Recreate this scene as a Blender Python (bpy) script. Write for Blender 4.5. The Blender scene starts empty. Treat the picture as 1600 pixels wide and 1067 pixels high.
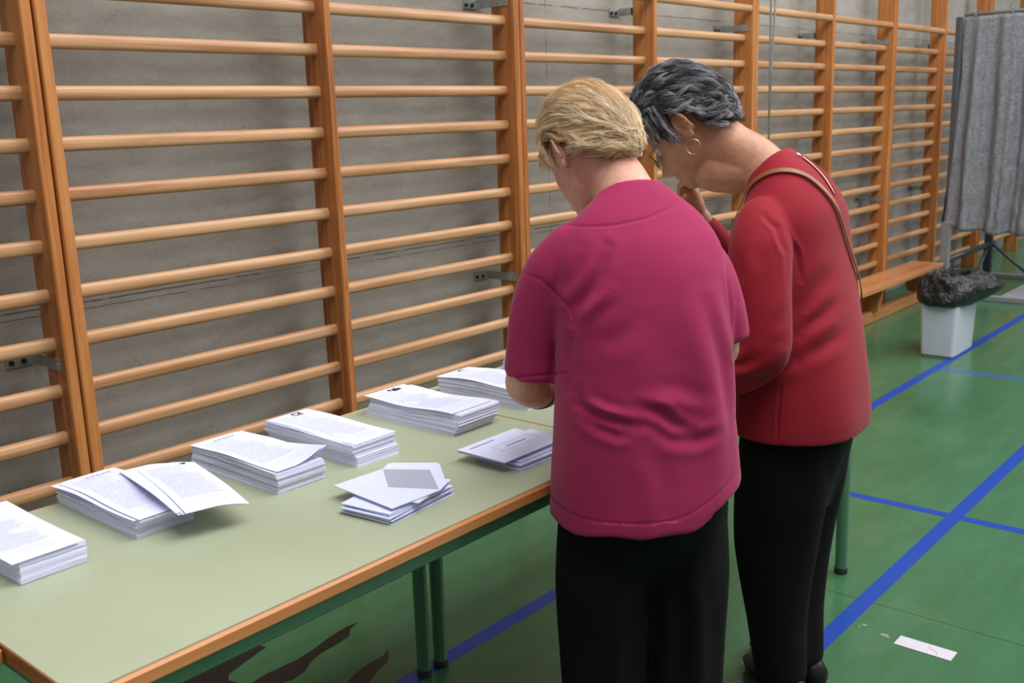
import bpy, math, random
import numpy as np
from mathutils import Vector, Matrix, noise
from mathutils.bvhtree import BVHTree

random.seed(7)
RNG = np.random.default_rng(7)
scn = bpy.context.scene
COL = scn.collection

# ------------------------------------------------------------------ helpers
def tag(o, label=None, cat=None, group=None, kind=None):
    if label: o['label'] = label
    if cat: o['category'] = cat
    if group: o['group'] = group
    if kind: o['kind'] = kind
    return o

def empty(name, loc=(0, 0, 0), rz=0.0):
    o = bpy.data.objects.new(name, None)
    o.empty_display_size = 0.1
    COL.objects.link(o)
    o.location = loc
    o.rotation_euler = (0, 0, rz)
    return o

class MB:
    def __init__(s):
        s.v = []; s.f = []; s.m = []
    def add(s, vs, fs, mi=0):
        n = len(s.v)
        s.v += [tuple(map(float, v)) for v in vs]
        s.f += [tuple(i + n for i in f) for f in fs]
        s.m += [mi] * len(fs)
        return s
    def box(s, x0, x1, y0, y1, z0, z1, mi=0):
        vs = [(x0, y0, z0), (x1, y0, z0), (x1, y1, z0), (x0, y1, z0), (x0, y0, z1), (x1, y0, z1), (x1, y1, z1), (x0, y1, z1)]
        return s.add(vs, [(0, 3, 2, 1), (4, 5, 6, 7), (0, 1, 5, 4), (1, 2, 6, 5), (2, 3, 7, 6), (3, 0, 4, 7)], mi)
    def cbox(s, x0, x1, y0, y1, z0, z1, c=0.003, mi=0):
        """box with chamfered edges (long axis any)"""
        xs = [x0, x1]; ys = [y0, y1]; zs = [z0, z1]
        vs = []; idx = {}
        for i in (0, 1):
            for j in (0, 1):
                for k in (0, 1):
                    sx = c if i == 0 else -c; sy = c if j == 0 else -c; sz = c if k == 0 else -c
                    idx[i, j, k, 'x'] = len(vs); vs.append((xs[i], ys[j] + sy, zs[k] + sz))
                    idx[i, j, k, 'y'] = len(vs); vs.append((xs[i] + sx, ys[j], zs[k] + sz))
                    idx[i, j, k, 'z'] = len(vs); vs.append((xs[i] + sx, ys[j] + sy, zs[k]))
        fs = []
        for i in (0, 1): fs.append([idx[i, 0, 0, 'x'], idx[i, 1, 0, 'x'], idx[i, 1, 1, 'x'], idx[i, 0, 1, 'x']])
        for j in (0, 1): fs.append([idx[0, j, 0, 'y'], idx[1, j, 0, 'y'], idx[1, j, 1, 'y'], idx[0, j, 1, 'y']])
        for k in (0, 1): fs.append([idx[0, 0, k, 'z'], idx[1, 0, k, 'z'], idx[1, 1, k, 'z'], idx[0, 1, k, 'z']])
        for j in (0, 1):
            for k in (0, 1): fs.append([idx[0, j, k, 'y'], idx[1, j, k, 'y'], idx[1, j, k, 'z'], idx[0, j, k, 'z']])
        for i in (0, 1):
            for k in (0, 1): fs.append([idx[i, 0, k, 'x'], idx[i, 1, k, 'x'], idx[i, 1, k, 'z'], idx[i, 0, k, 'z']])
        for i in (0, 1):
            for j in (0, 1): fs.append([idx[i, j, 0, 'x'], idx[i, j, 1, 'x'], idx[i, j, 1, 'y'], idx[i, j, 0, 'y']])
        for i in (0, 1):
            for j in (0, 1):
                for k in (0, 1): fs.append([idx[i, j, k, 'x'], idx[i, j, k, 'y'], idx[i, j, k, 'z']])
        cen = Vector(((x0 + x1) / 2, (y0 + y1) / 2, (z0 + z1) / 2))
        out = []
        for f in fs:
            a, b, d = (Vector(vs[q]) for q in f[:3])
            n = (b - a).cross(d - a)
            m = sum((Vector(vs[q]) for q in f), Vector()) / len(f)
            out.append(f if n.dot(m - cen) > 0 else f[::-1])
        return s.add(vs, out, mi)
    def tube(s, pts, r, n=12, mi=0, cap=True, flat=None):
        pts = [Vector(p) for p in pts]
        R = r if isinstance(r, (list, tuple)) else [r] * len(pts)
        t0 = (pts[1] - pts[0]).normalized()
        up = Vector((0, 0, 1)) if abs(t0.z) < .9 else Vector((1, 0, 0))
        a = t0.cross(up).normalized()
        vs = []; fs = []
        for i, p in enumerate(pts):
            t = (pts[min(i + 1, len(pts) - 1)] - pts[max(i - 1, 0)]).normalized()
            a = (a - t * a.dot(t)).normalized(); b = t.cross(a)
            fa, fb = flat if flat else (1, 1)
            for k in range(n):
                w = 2 * math.pi * k / n
                vs.append(p + a * (math.cos(w) * R[i] * fa) + b * (math.sin(w) * R[i] * fb))
        for i in range(len(pts) - 1):
            for k in range(n):
                fs.append((i * n + k, i * n + (k + 1) % n, (i + 1) * n + (k + 1) % n, (i + 1) * n + k))
        if cap:
            fs.append(tuple(range(n))[::-1]); fs.append(tuple((len(pts) - 1) * n + k for k in range(n)))
        return s.add(vs, fs, mi)
    def build(s, name, mats, parent=None, smooth=False, auto=None):
        me = bpy.data.meshes.new(name)
        me.from_pydata(s.v, [], s.f)
        if not isinstance(mats, (list, tuple)): mats = [mats]
        for m in mats: me.materials.append(m)
        if len(mats) > 1: me.polygons.foreach_set('material_index', s.m)
        if smooth: me.polygons.foreach_set('use_smooth', [True] * len(me.polygons))
        me.update()
        o = bpy.data.objects.new(name, me)
        COL.objects.link(o)
        if parent: o.parent = parent
        if auto is not None:
            me.polygons.foreach_set('use_smooth', [True] * len(me.polygons))
            set_sharp(me, auto)
        return o

def set_sharp(me, deg):
    import bmesh
    bm = bmesh.new(); bm.from_mesh(me)
    lim = math.radians(deg)
    for e in bm.edges:
        if len(e.link_faces) == 2 and e.calc_face_angle(0) > lim: e.smooth = False
    bm.to_mesh(me); bm.free()

def copy_part(o, parent, loc=None):
    c = o.copy(); COL.objects.link(c); c.parent = parent
    if loc is not None: c.location = loc
    return c

# ------------------------------------------------------------------ materials
def srgb(r, g, b):
    return tuple(((c / 255) / 12.92 if c / 255 <= .04045 else ((c / 255 + .055) / 1.055) ** 2.4) for c in (r, g, b)) + (1,)

class NT:
    def __init__(s, name):
        s.m = bpy.data.materials.new(name); s.m.use_nodes = True
        s.t = s.m.node_tree; s.t.nodes.clear()
        s.out = s.t.nodes.new('ShaderNodeOutputMaterial')
        s.bsdf = s.t.nodes.new('ShaderNodeBsdfPrincipled')
        s.t.links.new(s.bsdf.outputs[0], s.out.inputs[0])
    def n(s, typ, **kw):
        x = s.t.nodes.new(typ)
        for k, v in kw.items(): setattr(x, k, v)
        return x
    def link(s, a, b): s.t.links.new(a, b)
    def set(s, sock, v):
        if hasattr(v, 'is_linked') or hasattr(v, 'links'): s.link(v, sock)
        else: sock.default_value = v
    def math(s, op, a, b=None, c=None, clamp=False):
        x = s.n('ShaderNodeMath', operation=op); x.use_clamp = clamp
        s.set(x.inputs[0], a)
        if b is not None: s.set(x.inputs[1], b)
        if c is not None: s.set(x.inputs[2], c)
        return x.outputs[0]
    def coord(s, kind='Object'):
        return s.n('ShaderNodeTexCoord').outputs[kind]
    def mapping(s, vec, scale=(1, 1, 1), loc=(0, 0, 0), rot=(0, 0, 0)):
        x = s.n('ShaderNodeMapping'); s.link(vec, x.inputs[0])
        x.inputs['Scale'].default_value = scale; x.inputs['Location'].default_value = loc; x.inputs['Rotation'].default_value = rot
        return x.outputs[0]
    def noise(s, vec, scale, detail=3, rough=.55, dist=0.0):
        x = s.n('ShaderNodeTexNoise'); s.link(vec, x.inputs['Vector'])
        x.inputs['Scale'].default_value = scale; x.inputs['Detail'].default_value = detail
        x.inputs['Roughness'].default_value = rough; x.inputs['Distortion'].default_value = dist
        return x.outputs['Fac']
    def ramp(s, fac, stops):
        x = s.n('ShaderNodeValToRGB'); s.link(fac, x.inputs[0])
        el = x.color_ramp.elements
        while len(el) < len(stops): el.new(.5)
        for e, (p, c) in zip(el, stops):
            e.position = p; e.color = c if len(c) == 4 else tuple(c) + (1,)
        return x.outputs[0]
    def mix(s, fac, a, b, mode='MIX'):
        x = s.n('ShaderNodeMix', data_type='RGBA', blend_type=mode)
        s.set(x.inputs['Factor'], fac); s.set(x.inputs['A'], a) if False else None
        for k, v in ((6, a), (7, b)):
            if hasattr(v, 'links'): s.link(v, x.inputs[k])
            else: x.inputs[k].default_value = v
        return x.outputs[2]
    def bump(s, h, strength=.3, dist=.002, normal=None):
        x = s.n('ShaderNodeBump'); s.link(h, x.inputs['Height'])
        x.inputs['Strength'].default_value = strength; x.inputs['Distance'].default_value = dist
        if normal is not None: s.link(normal, x.inputs['Normal'])
        s.link(x.outputs[0], s.bsdf.inputs['Normal'])
        return x.outputs[0]
    def fin(s, color, rough=.5, spec=.5, metal=0.0, coat=0.0, sheen=0.0):
        s.set(s.bsdf.inputs['Base Color'], color)
        s.set(s.bsdf.inputs['Roughness'], rough)
        s.bsdf.inputs['Specular IOR Level'].default_value = spec
        s.bsdf.inputs['Metallic'].default_value = metal
        s.bsdf.inputs['Coat Weight'].default_value = coat
        if sheen:
            s.bsdf.inputs['Sheen Weight'].default_value = sheen
            s.bsdf.inputs['Sheen Roughness'].default_value = .4
        return s.m

def m_plain(name, c, rough=.5, spec=.5, metal=0, coat=0, var=.0, scale=20):
    t = NT(name)
    if var:
        f = t.noise(t.coord(), scale, 4)
        d = tuple(x * (1 - var) for x in c[:3]) + (1,); l = tuple(min(1, x * (1 + var)) for x in c[:3]) + (1,)
        col = t.ramp(f, [(.3, d), (.7, l)])
    else: col = c
    return t.fin(col, rough, spec, metal, coat)

def m_wood(name, dark, mid, light, axis, rough=.4, seed=0.0, fine=1.0, coat=.15):
    """varnished wood with the grain along one axis, a little different on each piece"""
    t = NT(name)
    co = t.n('ShaderNodeTexCoord').outputs['Object']
    rnd = t.n('ShaderNodeObjectInfo').outputs['Random']
    off = t.n('ShaderNodeCombineXYZ')
    t.link(t.math('MULTIPLY', rnd, 37.0), off.inputs[0]); t.link(t.math('MULTIPLY', rnd, 91.0), off.inputs[1]); t.link(t.math('MULTIPLY', rnd, 17.0), off.inputs[2])
    add = t.n('ShaderNodeVectorMath', operation='ADD'); t.link(co, add.inputs[0]); t.link(off.outputs[0], add.inputs[1])
    sc = [38 * fine, 38 * fine, 38 * fine]; sc[axis] = 1.6
    v = t.mapping(add.outputs[0], scale=sc, loc=(seed, seed, seed))
    g = t.noise(v, 1.0, 4, .6, .6)
    sc2 = [190, 190, 190]; sc2[axis] = 5
    f = t.noise(t.mapping(add.outputs[0], scale=sc2), 1.0, 2, .5)
    big = t.noise(add.outputs[0], 1.7, 2)
    s1 = t.math('ADD', t.math('MULTIPLY', g, .62), t.math('ADD', t.math('MULTIPLY', f, .22), t.math('MULTIPLY', big, .16)))
    s2 = t.math('ADD', s1, t.math('MULTIPLY', t.math('SUBTRACT', rnd, .5), .10))
    col = t.ramp(s2, [(.33, dark), (.5, mid), (.68, light)])
    t.bump(g, .08, .001)
    return t.fin(col, rough, .4, 0, coat)

M = {}
M['post'] = m_wood('varnished_pine_post', srgb(138, 80, 38), srgb(186, 116, 60), srgb(208, 144, 86), 2, rough=.42)
M['rung'] = m_wood('varnished_beech_rung', srgb(164, 112, 74), srgb(192, 144, 102), srgb(210, 168, 126), 0, rough=.38)
M['bench'] = m_wood('varnished_bench_wood', srgb(168, 100, 56), srgb(194, 130, 82), srgb(212, 152, 102), 0, rough=.38)
M['edge'] = m_wood('beech_table_edging', srgb(178, 108, 62), srgb(200, 130, 78), srgb(214, 148, 94), 0, rough=.42)
M['edgey'] = m_wood('beech_table_edging_end', srgb(150, 88, 46), srgb(176, 108, 58), srgb(196, 130, 78), 1, rough=.42)

def m_concrete():
    t = NT('cast_concrete')
    co = t.coord()
    big = t.noise(co, .9, 4, .6)
    med = t.noise(t.mapping(co, scale=(2.2, 1, 7)), 2.2, 5, .65)
    fine = t.noise(co, 90, 3, .6)
    s = t.math('ADD', t.math('MULTIPLY', big, .4), t.math('ADD', t.math('MULTIPLY', med, .4), t.math('MULTIPLY', fine, .2)))
    base = t.ramp(s, [(.32, srgb(130, 124, 115)), (.5, srgb(154, 149, 141)), (.68, srgb(172, 168, 162))])
    # pores
    vo = t.n('ShaderNodeTexVoronoi'); t.link(t.mapping(co, scale=(1, 1, 1)), vo.inputs['Vector']); vo.inputs['Scale'].default_value = 34
    pore = t.math('LESS_THAN', vo.outputs['Distance'], t.math('MULTIPLY', t.math('SUBTRACT', t.noise(co, 5, 2), .52, clamp=True), .8))
    base = t.mix(t.math('MULTIPLY', pore, .65), base, srgb(82, 78, 70))
    # streak stains along the formwork
    st = t.noise(t.mapping(co, scale=(3, 1, 60)), 1.0, 3, .7)
    stm = t.math('MULTIPLY', t.math('SUBTRACT', st, .62, clamp=True), 1.6)
    base = t.mix(stm, base, srgb(116, 102, 88))
    # cast joints
    sp = t.n('ShaderNodeSeparateXYZ'); t.link(co, sp.inputs[0])
    wob = t.math('MULTIPLY', t.math('SUBTRACT', t.noise(co, 14, 2), .5), .006)
    z = t.math('ADD', sp.outputs[2], wob); x = t.math('ADD', sp.outputs[0], wob)
    def line(v, p, w): return t.math('LESS_THAN', t.math('ABSOLUTE', t.math('SUBTRACT', v, p)), w)
    j = t.math('MAXIMUM', line(z, .935, .0022), line(z, 1.905, .0022))
    j = t.math('MAXIMUM', j, line(z, .915, .0013))
    for px in (-.9, 3.64, 6.15, 8.66, 11.2): j = t.math('MAXIMUM', j, line(x, px, .0022))
    j = t.math('MULTIPLY', j, t.math('ADD', .25, t.math('MULTIPLY', t.math('GREATER_THAN', t.noise(co, 9, 3), .46), .55)))
    base = t.mix(j, base, srgb(66, 60, 54))
    h = t.math('SUBTRACT', t.math('ADD', fine, med), t.math('MULTIPLY', pore, 1.5))
    t.bump(h, .25, .002)
    return t.fin(base, .8, .3)
M['concrete'] = m_concrete()

def m_floor():
    t = NT('green_sports_floor')
    co = t.coord()
    big = t.noise(co, .8, 4, .6)
    st = t.noise(t.mapping(co, scale=(1.3, 5, 1)), 2.0, 4, .6)
    fine = t.noise(co, 60, 3, .6)
    s = t.math('ADD', t.math('MULTIPLY', big, .45), t.math('ADD', t.math('MULTIPLY', st, .4), t.math('MULTIPLY', fine, .15)))
    base = t.ramp(s, [(.34, srgb(54, 94, 56)), (.52, srgb(60, 106, 72)), (.68, srgb(76, 117, 86))])
    # worn, dusty patches
    w = t.math('MULTIPLY', t.math('SUBTRACT', t.noise(co, 2.6, 5, .7), .58, clamp=True), 1.6)
    base = t.mix(w, base, srgb(112, 118, 82))
    vo = t.n('ShaderNodeTexVoronoi'); t.link(co, vo.inputs['Vector']); vo.inputs['Scale'].default_value = 9
    sp = t.math('LESS_THAN', vo.outputs['Distance'], t.math('MULTIPLY', t.math('SUBTRACT', t.noise(co, 3.3, 2), .55, clamp=True), .22))
    base = t.mix(t.math('MULTIPLY', sp, .7), base, srgb(170, 180, 150))
    # fine scratches
    sc = t.noise(t.mapping(co, scale=(30, 2.0, 1), rot=(0, 0, .7)), 2.0, 2, .5)
    base = t.mix(t.math('MULTIPLY', t.math('GREATER_THAN', sc, .76), .35), base, srgb(150, 165, 140))
    # roll joints between the floor sheets
    xyz = t.n('ShaderNodeSeparateXYZ'); t.link(co, xyz.inputs[0])
    wob = t.math('MULTIPLY', t.math('SUBTRACT', t.noise(co, 6, 2), .5), .006)
    j = None
    for px in (-1.3, .72, 2.745, 4.77, 8.8):
        l = t.math('LESS_THAN', t.math('ABSOLUTE', t.math('SUBTRACT', t.math('ADD', xyz.outputs[0], wob), px)), .0022)
        j = l if j is None else t.math('MAXIMUM', j, l)
    base = t.mix(t.math('MULTIPLY', j, .8), base, srgb(42, 52, 38))
    rough = t.math('ADD', .13, t.math('MULTIPLY', t.noise(co, 4, 4), .20))
    t.bump(fine, .05, .001)
    return t.fin(base, rough, .5)
M['floor'] = m_floor()

def m_line(name, c, worn):
    t = NT(name); co = t.coord()
    w = t.math('MULTIPLY', t.math('GREATER_THAN', t.noise(co, 22, 4, .7), .68), .6)
    return t.fin(t.mix(w, c, worn), .35, .5)
M['blue'] = m_line('blue_court_line_paint', srgb(6, 62, 158), srgb(52, 98, 168))
M['blue2'] = m_line('faded_blue_court_line_paint', srgb(46, 90, 168), srgb(64, 112, 120))
M['black_paint'] = m_line('black_floor_paint', srgb(20, 16, 16), srgb(44, 34, 30))

def m_laminate():
    t = NT('pale_green_laminate'); co = t.coord()
    s = t.noise(co, 3, 4, .6)
    base = t.ramp(s, [(.3, srgb(164, 172, 144)), (.7, srgb(172, 180, 153))])
    vo = t.n('ShaderNodeTexVoronoi'); t.link(co, vo.inputs['Vector']); vo.inputs['Scale'].default_value = 7
    sp = t.math('LESS_THAN', vo.outputs['Distance'], t.math('MULTIPLY', t.math('SUBTRACT', t.noise(co, 4.3, 2), .6, clamp=True), .12))
    base = t.mix(t.math('MULTIPLY', sp, .8), base, srgb(110, 100, 70))
    sc = t.noise(t.mapping(co, scale=(3, 30, 1), rot=(0, 0, .3)), 3.0, 2)
    base = t.mix(t.math('MULTIPLY', t.math('GREATER_THAN', sc, .77), .12), base, srgb(200, 205, 180))
    return t.fin(base, t.math('ADD', .3, t.math('MULTIPLY', t.noise(co, 8, 3), .15)), .5)
M['laminate'] = m_laminate()
M['seam'] = m_plain('reddish_edge_seam', srgb(150, 70, 40), .6)
M['steel_green'] = m_plain('green_painted_steel', srgb(78, 122, 92), .38, .5, 0, .2, .06)
M['rubber'] = m_plain('dark_rubber', srgb(58, 56, 52), .8)
M['galv'] = m_plain('galvanised_steel', srgb(176, 180, 176), .42, .5, .75, 0, .2, 40)
M['bolt'] = m_plain('dark_bolt_steel', srgb(50, 48, 46), .5, .5, .6)
M['cable'] = m_plain('steel_cable', srgb(190, 190, 196), .3, .5, .8)
M['bin'] = m_plain('white_bin_plastic', srgb(198, 205, 216), .35, .5, 0, .1, .02)
M['bin_base'] = m_plain('grey_bin_base_plastic', srgb(150, 152, 152), .45)
M['gold'] = m_plain('gold', srgb(238, 214, 170), .22, .5, 1.0)
M['pearl'] = m_plain('pearly_button', srgb(225, 222, 215), .3)
M['tube_light'] = m_plain('light_grey_steel_tube', srgb(150, 153, 162), .4, .5, .3)
M['tube_dark'] = m_plain('dark_grey_steel_tube', srgb(66, 74, 78), .4, .5, .3)
M['panel_dark'] = m_plain('dark_grey_panel', srgb(84, 86, 92), .6, .3, 0, 0, .08)
M['plate'] = m_plain('pale_grey_plate', srgb(150, 150, 158), .5, .4, 0, 0, .06)
M['leather'] = m_plain('tan_leather', srgb(140, 84, 44), .5, .5, 0, 0, .12, 60)
M['leather_in'] = m_plain('dark_leather_edge', srgb(96, 50, 30), .6)
M['shoe'] = m_plain('black_shoe_leather', srgb(14, 13, 14), .45, .3)
M['watch'] = m_plain('black_watch_rubber', srgb(12, 12, 14), .4)
M['ink'] = m_plain('black_ink', srgb(40, 40, 58), .7, .2)
M['ink_soft'] = m_plain('soft_grey_ink', srgb(140, 142, 176), .8, .2)
M['sticker'] = m_plain('white_sticker_paper', srgb(200, 196, 206), .5, .4, 0, 0, .02)
M['dirt'] = m_plain('dusty_residue', srgb(138, 140, 112), .8)

def m_sheer():
    t = NT('grey_plastic_curtain'); co = t.coord()
    s = t.noise(t.mapping(co, scale=(1, 8, 1.5)), 6, 5, .6)
    base = t.ramp(s, [(.3, srgb(132, 134, 142)), (.7, srgb(160, 162, 172))])
    cr = t.noise(co, 30, 5, .7, 1.2)
    t.bump(cr, .8, .02)
    return t.fin(base, .30, .5)
M['curtain'] = m_sheer()

def m_bag():
    t = NT('black_plastic_film'); co = t.coord()
    cr = t.noise(co, 16, 4, .6, 1.2)
    cr2 = t.noise(co, 55, 3, .6, .6)
    t.bump(t.math('ADD', cr, t.math('MULTIPLY', cr2, .3)), .8, .03)
    return t.fin(srgb(15, 15, 18), .24, .6)
M['bag'] = m_bag()

def m_paper_edge():
    t = NT('stacked_paper_edges'); co = t.coord()
    wv = t.math('MULTIPLY', t.noise(co, 9, 2), .012)
    sp = t.n('ShaderNodeSeparateXYZ'); t.link(co, sp.inputs[0])
    z = t.math('ADD', sp.outputs[2], wv)
    cb = t.n('ShaderNodeCombineXYZ'); t.link(t.math('MULTIPLY', z, 900), cb.inputs[2])
    t.link(t.math('MULTIPLY', sp.outputs[0], 8), cb.inputs[0]); t.link(t.math('MULTIPLY', sp.outputs[1], 8), cb.inputs[1])
    f = t.noise(cb.outputs[0], 1.0, 3, .7)
    col = t.ramp(f, [(.3, srgb(208, 210, 238)), (.5, srgb(230, 232, 254)), (.75, srgb(236, 238, 255))])
    t.bump(f, .18, .0008)
    return t.fin(col, .75, .2)
M['paper_edge'] = m_paper_edge()
PAPER = srgb(222, 226, 252)
M['paper'] = m_plain('white_paper', PAPER, .7, .25, 0, 0, .012, 30)
M['env'] = m_plain('white_envelope_paper', srgb(218, 223, 252), .65, .25, 0, 0, .015, 25)
M['env_in'] = m_plain('grey_envelope_lining', srgb(170, 172, 190), .7, .2, 0, 0, .03, 60)

def m_printed(name, cols, head=.74, body=(.22, .70)):
    """printed ballot sheet: rows of tiny text (UV: u across, v along the sheet)"""
    t = NT(name)
    uv = t.n('ShaderNodeTexCoord').outputs['UV']
    sp = t.n('ShaderNodeSeparateXYZ'); t.link(uv, sp.inputs[0])
    u, v = sp.outputs[0], sp.outputs[1]
    def between(x, a, b): return t.math('MULTIPLY', t.math('GREATER_THAN', x, a), t.math('LESS_THAN', x, b))
    def rows(n, fill, words, thr, seed):
        vn = t.math('MULTIPLY', v, n)
        row = t.math('FLOOR', vn)
        inrow = t.math('LESS_THAN', t.math('FRACT', vn), fill)
        cb = t.n('ShaderNodeCombineXYZ'); t.link(t.math('MULTIPLY', u, words), cb.inputs[0]); t.link(t.math('MULTIPLY', row, 7.31), cb.inputs[1]); cb.inputs[2].default_value = seed
        w = t.math('GREATER_THAN', t.noise(cb.outputs[0], 1.0, 2, .6), thr)
        cb2 = t.n('ShaderNodeCombineXYZ'); t.link(t.math('MULTIPLY', row, 3.7), cb2.inputs[0]); cb2.inputs[2].default_value = seed + 5
        end = t.math('ADD', .55, t.math('MULTIPLY', t.noise(cb2.outputs[0], 1.0, 1), .5))
        return t.math('MULTIPLY', t.math('MULTIPLY', inrow, w), t.math('LESS_THAN', u, end))
    a = t.math('MULTIPLY', t.math('MULTIPLY', rows(74, .55, 46, .43, 1.0), between(v, body[0], body[1])), between(u, .13, .93))
    b = t.math('MULTIPLY', t.math('MULTIPLY', rows(26, .34, 24, .40, 4.0), between(v, .70, .93)), between(u, .10, .66))
    c = t.math('MULTIPLY', t.math('MULTIPLY', rows(30, .3, 20, .42, 8.0), between(v, .10, .20)), between(u, .3, .9))
    m = t.math('MAXIMUM', t.math('MULTIPLY', a, .42), t.math('MULTIPLY', t.math('MAXIMUM', b, t.math('MULTIPLY', c, .5)), .40))
    return t.fin(t.mix(m, PAPER, srgb(120, 122, 165)), .7, .25)
M['print'] = m_printed('printed_ballot_paper', None)

def m_fabric(name, c, rough=.85, sheen=.25, bump=.25, scale=900, var=.06):
    t = NT(name); co = t.coord()
    f = t.noise(co, scale, 2, .5)
    b = t.noise(co, 5, 3)
    d = tuple(x * (1 - var) for x in c[:3]) + (1,); l = tuple(min(1, x * (1 + var)) for x in c[:3]) + (1,)
    t.bump(f, bump, .0006)
    return t.fin(t.ramp(b, [(.3, d), (.7, l)]), rough, .2, 0, 0, sheen)
M['magenta'] = m_fabric('magenta_jersey', srgb(160, 42, 86), .85, .12)
M['red'] = m_fabric('crimson_crepe', srgb(148, 32, 46), .8, .1)
M['black_cloth'] = m_fabric('black_trouser_cloth', srgb(15, 13, 14), .92, .0, .2)

def m_skin(name, c, red, spots=True):
    t = NT(name); co = t.coord()
    b = t.noise(co, 24, 4, .6)
    base = t.ramp(b, [(.35, red), (.62, c)])
    if spots:
        s = t.math('MULTIPLY', t.math('GREATER_THAN', t.noise(co, 85, 2, .5), .70), .3)
        base = t.mix(s, base, tuple(x * .55 for x in c[:3]) + (1,))
    f = t.noise(t.mapping(co, scale=(1, 1, 2.2)), 260, 3, .6)
    t.bump(f, .22, .0015)
    t.bsdf.inputs['Subsurface Weight'].default_value = .12
    t.bsdf.inputs['Subsurface Radius'].default_value = (.008, .003, .0015)
    t.bsdf.inputs['Subsurface Scale'].default_value = 1.0
    return t.fin(base, .5, .4)
M['skinA'] = m_skin('pale_skin', srgb(222, 172, 148), srgb(208, 142, 122), False)
M['skinB'] = m_skin('tanned_skin', srgb(202, 152, 122), srgb(186, 130, 104), True)
M['eye'] = m_plain('eye_white', srgb(225, 220, 214), .2)
M['iris'] = m_plain('brown_iris', srgb(60, 40, 28), .2)
M['lens'] = NT('spectacle_lens'); _l = M['lens']
_l.bsdf.inputs['Transmission Weight'].default_value = .9
_l.bsdf.inputs['IOR'].default_value = 1.3
M['lens'] = _l.fin(srgb(206, 205, 180), .05, .5)
M['frame'] = m_plain('olive_metal_frame', srgb(120, 116, 88), .3, .5, .5)

def m_hair(name, cols, rough=.38):
    t = NT(name)
    a = t.n('ShaderNodeAttribute', attribute_name='shade')
    col = t.ramp(a.outputs['Fac'], cols)
    return t.fin(col, rough, .45)
M['hair_blonde'] = m_hair('blonde_hair', [(.0, srgb(158, 130, 110)), (.2, srgb(224, 188, 146)), (.5, srgb(250, 224, 182)), (1.0, srgb(254, 244, 226))], .42)
M['hair_grey'] = m_hair('salt_and_pepper_hair', [(.0, srgb(34, 34, 38)), (.30, srgb(86, 85, 88)), (.6, srgb(160, 159, 166)), (1.0, srgb(240, 240, 246))], .36)
M['cap_blonde'] = m_plain('blonde_hair_underlayer', srgb(206, 168, 128), .7)
M['cap_grey'] = m_plain('dark_grey_hair_underlayer', srgb(40, 40, 46), .7)

# ------------------------------------------------------------------ room shell
WALL_Y = 2.92
fl = MB()
fl.box(-4, 16, -5, WALL_Y, -.1, 0)
def strip(x0, x1, y0, y1, mi, z=.0006): fl.box(x0, x1, y0, y1, .00005, z, mi)
W = .025
strip(-4, 16, 1.046 - W, 1.046 + W, 1)
strip(-4, 16, 1.806 - W, 1.806 + W, 1)
strip(3.54 - .022, 3.54 + .022, -5, 1.806 - W, 1, .0005)
strip(5.61 - .022, 5.61 + .022, -5, 1.806 - W, 2, .0005)
def poly(pts, mi, z=.0007):
    n = len(pts)
    ar = sum(pts[i][0] * pts[(i + 1) % n][1] - pts[(i + 1) % n][0] * pts[i][1] for i in range(n))
    if ar < 0: pts = pts[::-1]
    fl.add([(x, y, z) for x, y in pts], [tuple(range(n))], mi)
poly([(1.739, 2.156), (1.700, 2.162), (1.678, 2.160), (1.62, 2.152), (1.57, 2.139), (1.50, 2.128), (1.40, 2.135), (1.30, 2.12), (1.34, 2.07), (1.388, 2.066), (1.43, 2.055), (1.472, 2.062), (1.52, 2.092), (1.56, 2.103), (1.62, 2.106), (1.673, 2.115), (1.695, 2.14)], 3)
poly([(1.690, 1.972), (1.658, 1.953), (1.60, 1.956), (1.55, 1.945), (1.507, 1.930), (1.40, 1.90), (1.30, 1.84), (1.36, 1.80), (1.45, 1.852), (1.534, 1.878), (1.599, 1.911), (1.645, 1.922)], 3)
poly([(1.478, 2.294), (1.486, 2.254), (1.40, 2.232), (1.338, 2.214), (1.32, 2.19), (1.326, 2.162), (1.20, 2.12), (1.0, 2.16), (.95, 2.30), (1.12, 2.34), (1.30, 2.33)], 3)
floor = fl.build('floor', [M['floor'], M['blue'], M['blue2'], M['black_paint']])
tag(floor, 'green sports hall floor with blue court lines', None, None, 'structure')

wb = MB().box(-4, 16, WALL_Y, WALL_Y + .2, 0, 6.5)
tag(wb.build('wall_back', M['concrete']), 'raw grey concrete wall behind the climbing bars', None, None, 'structure')
M['wall_dim'] = m_plain('painted_hall_wall', srgb(120, 124, 112), .8, .2, 0, 0, .05, 1)
wr = MB().box(16, 16.2, -5, WALL_Y + .2, 0, 6.5)
tag(wr.build('wall_right', M['wall_dim']), 'far end wall of the hall', None, None, 'structure')

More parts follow.
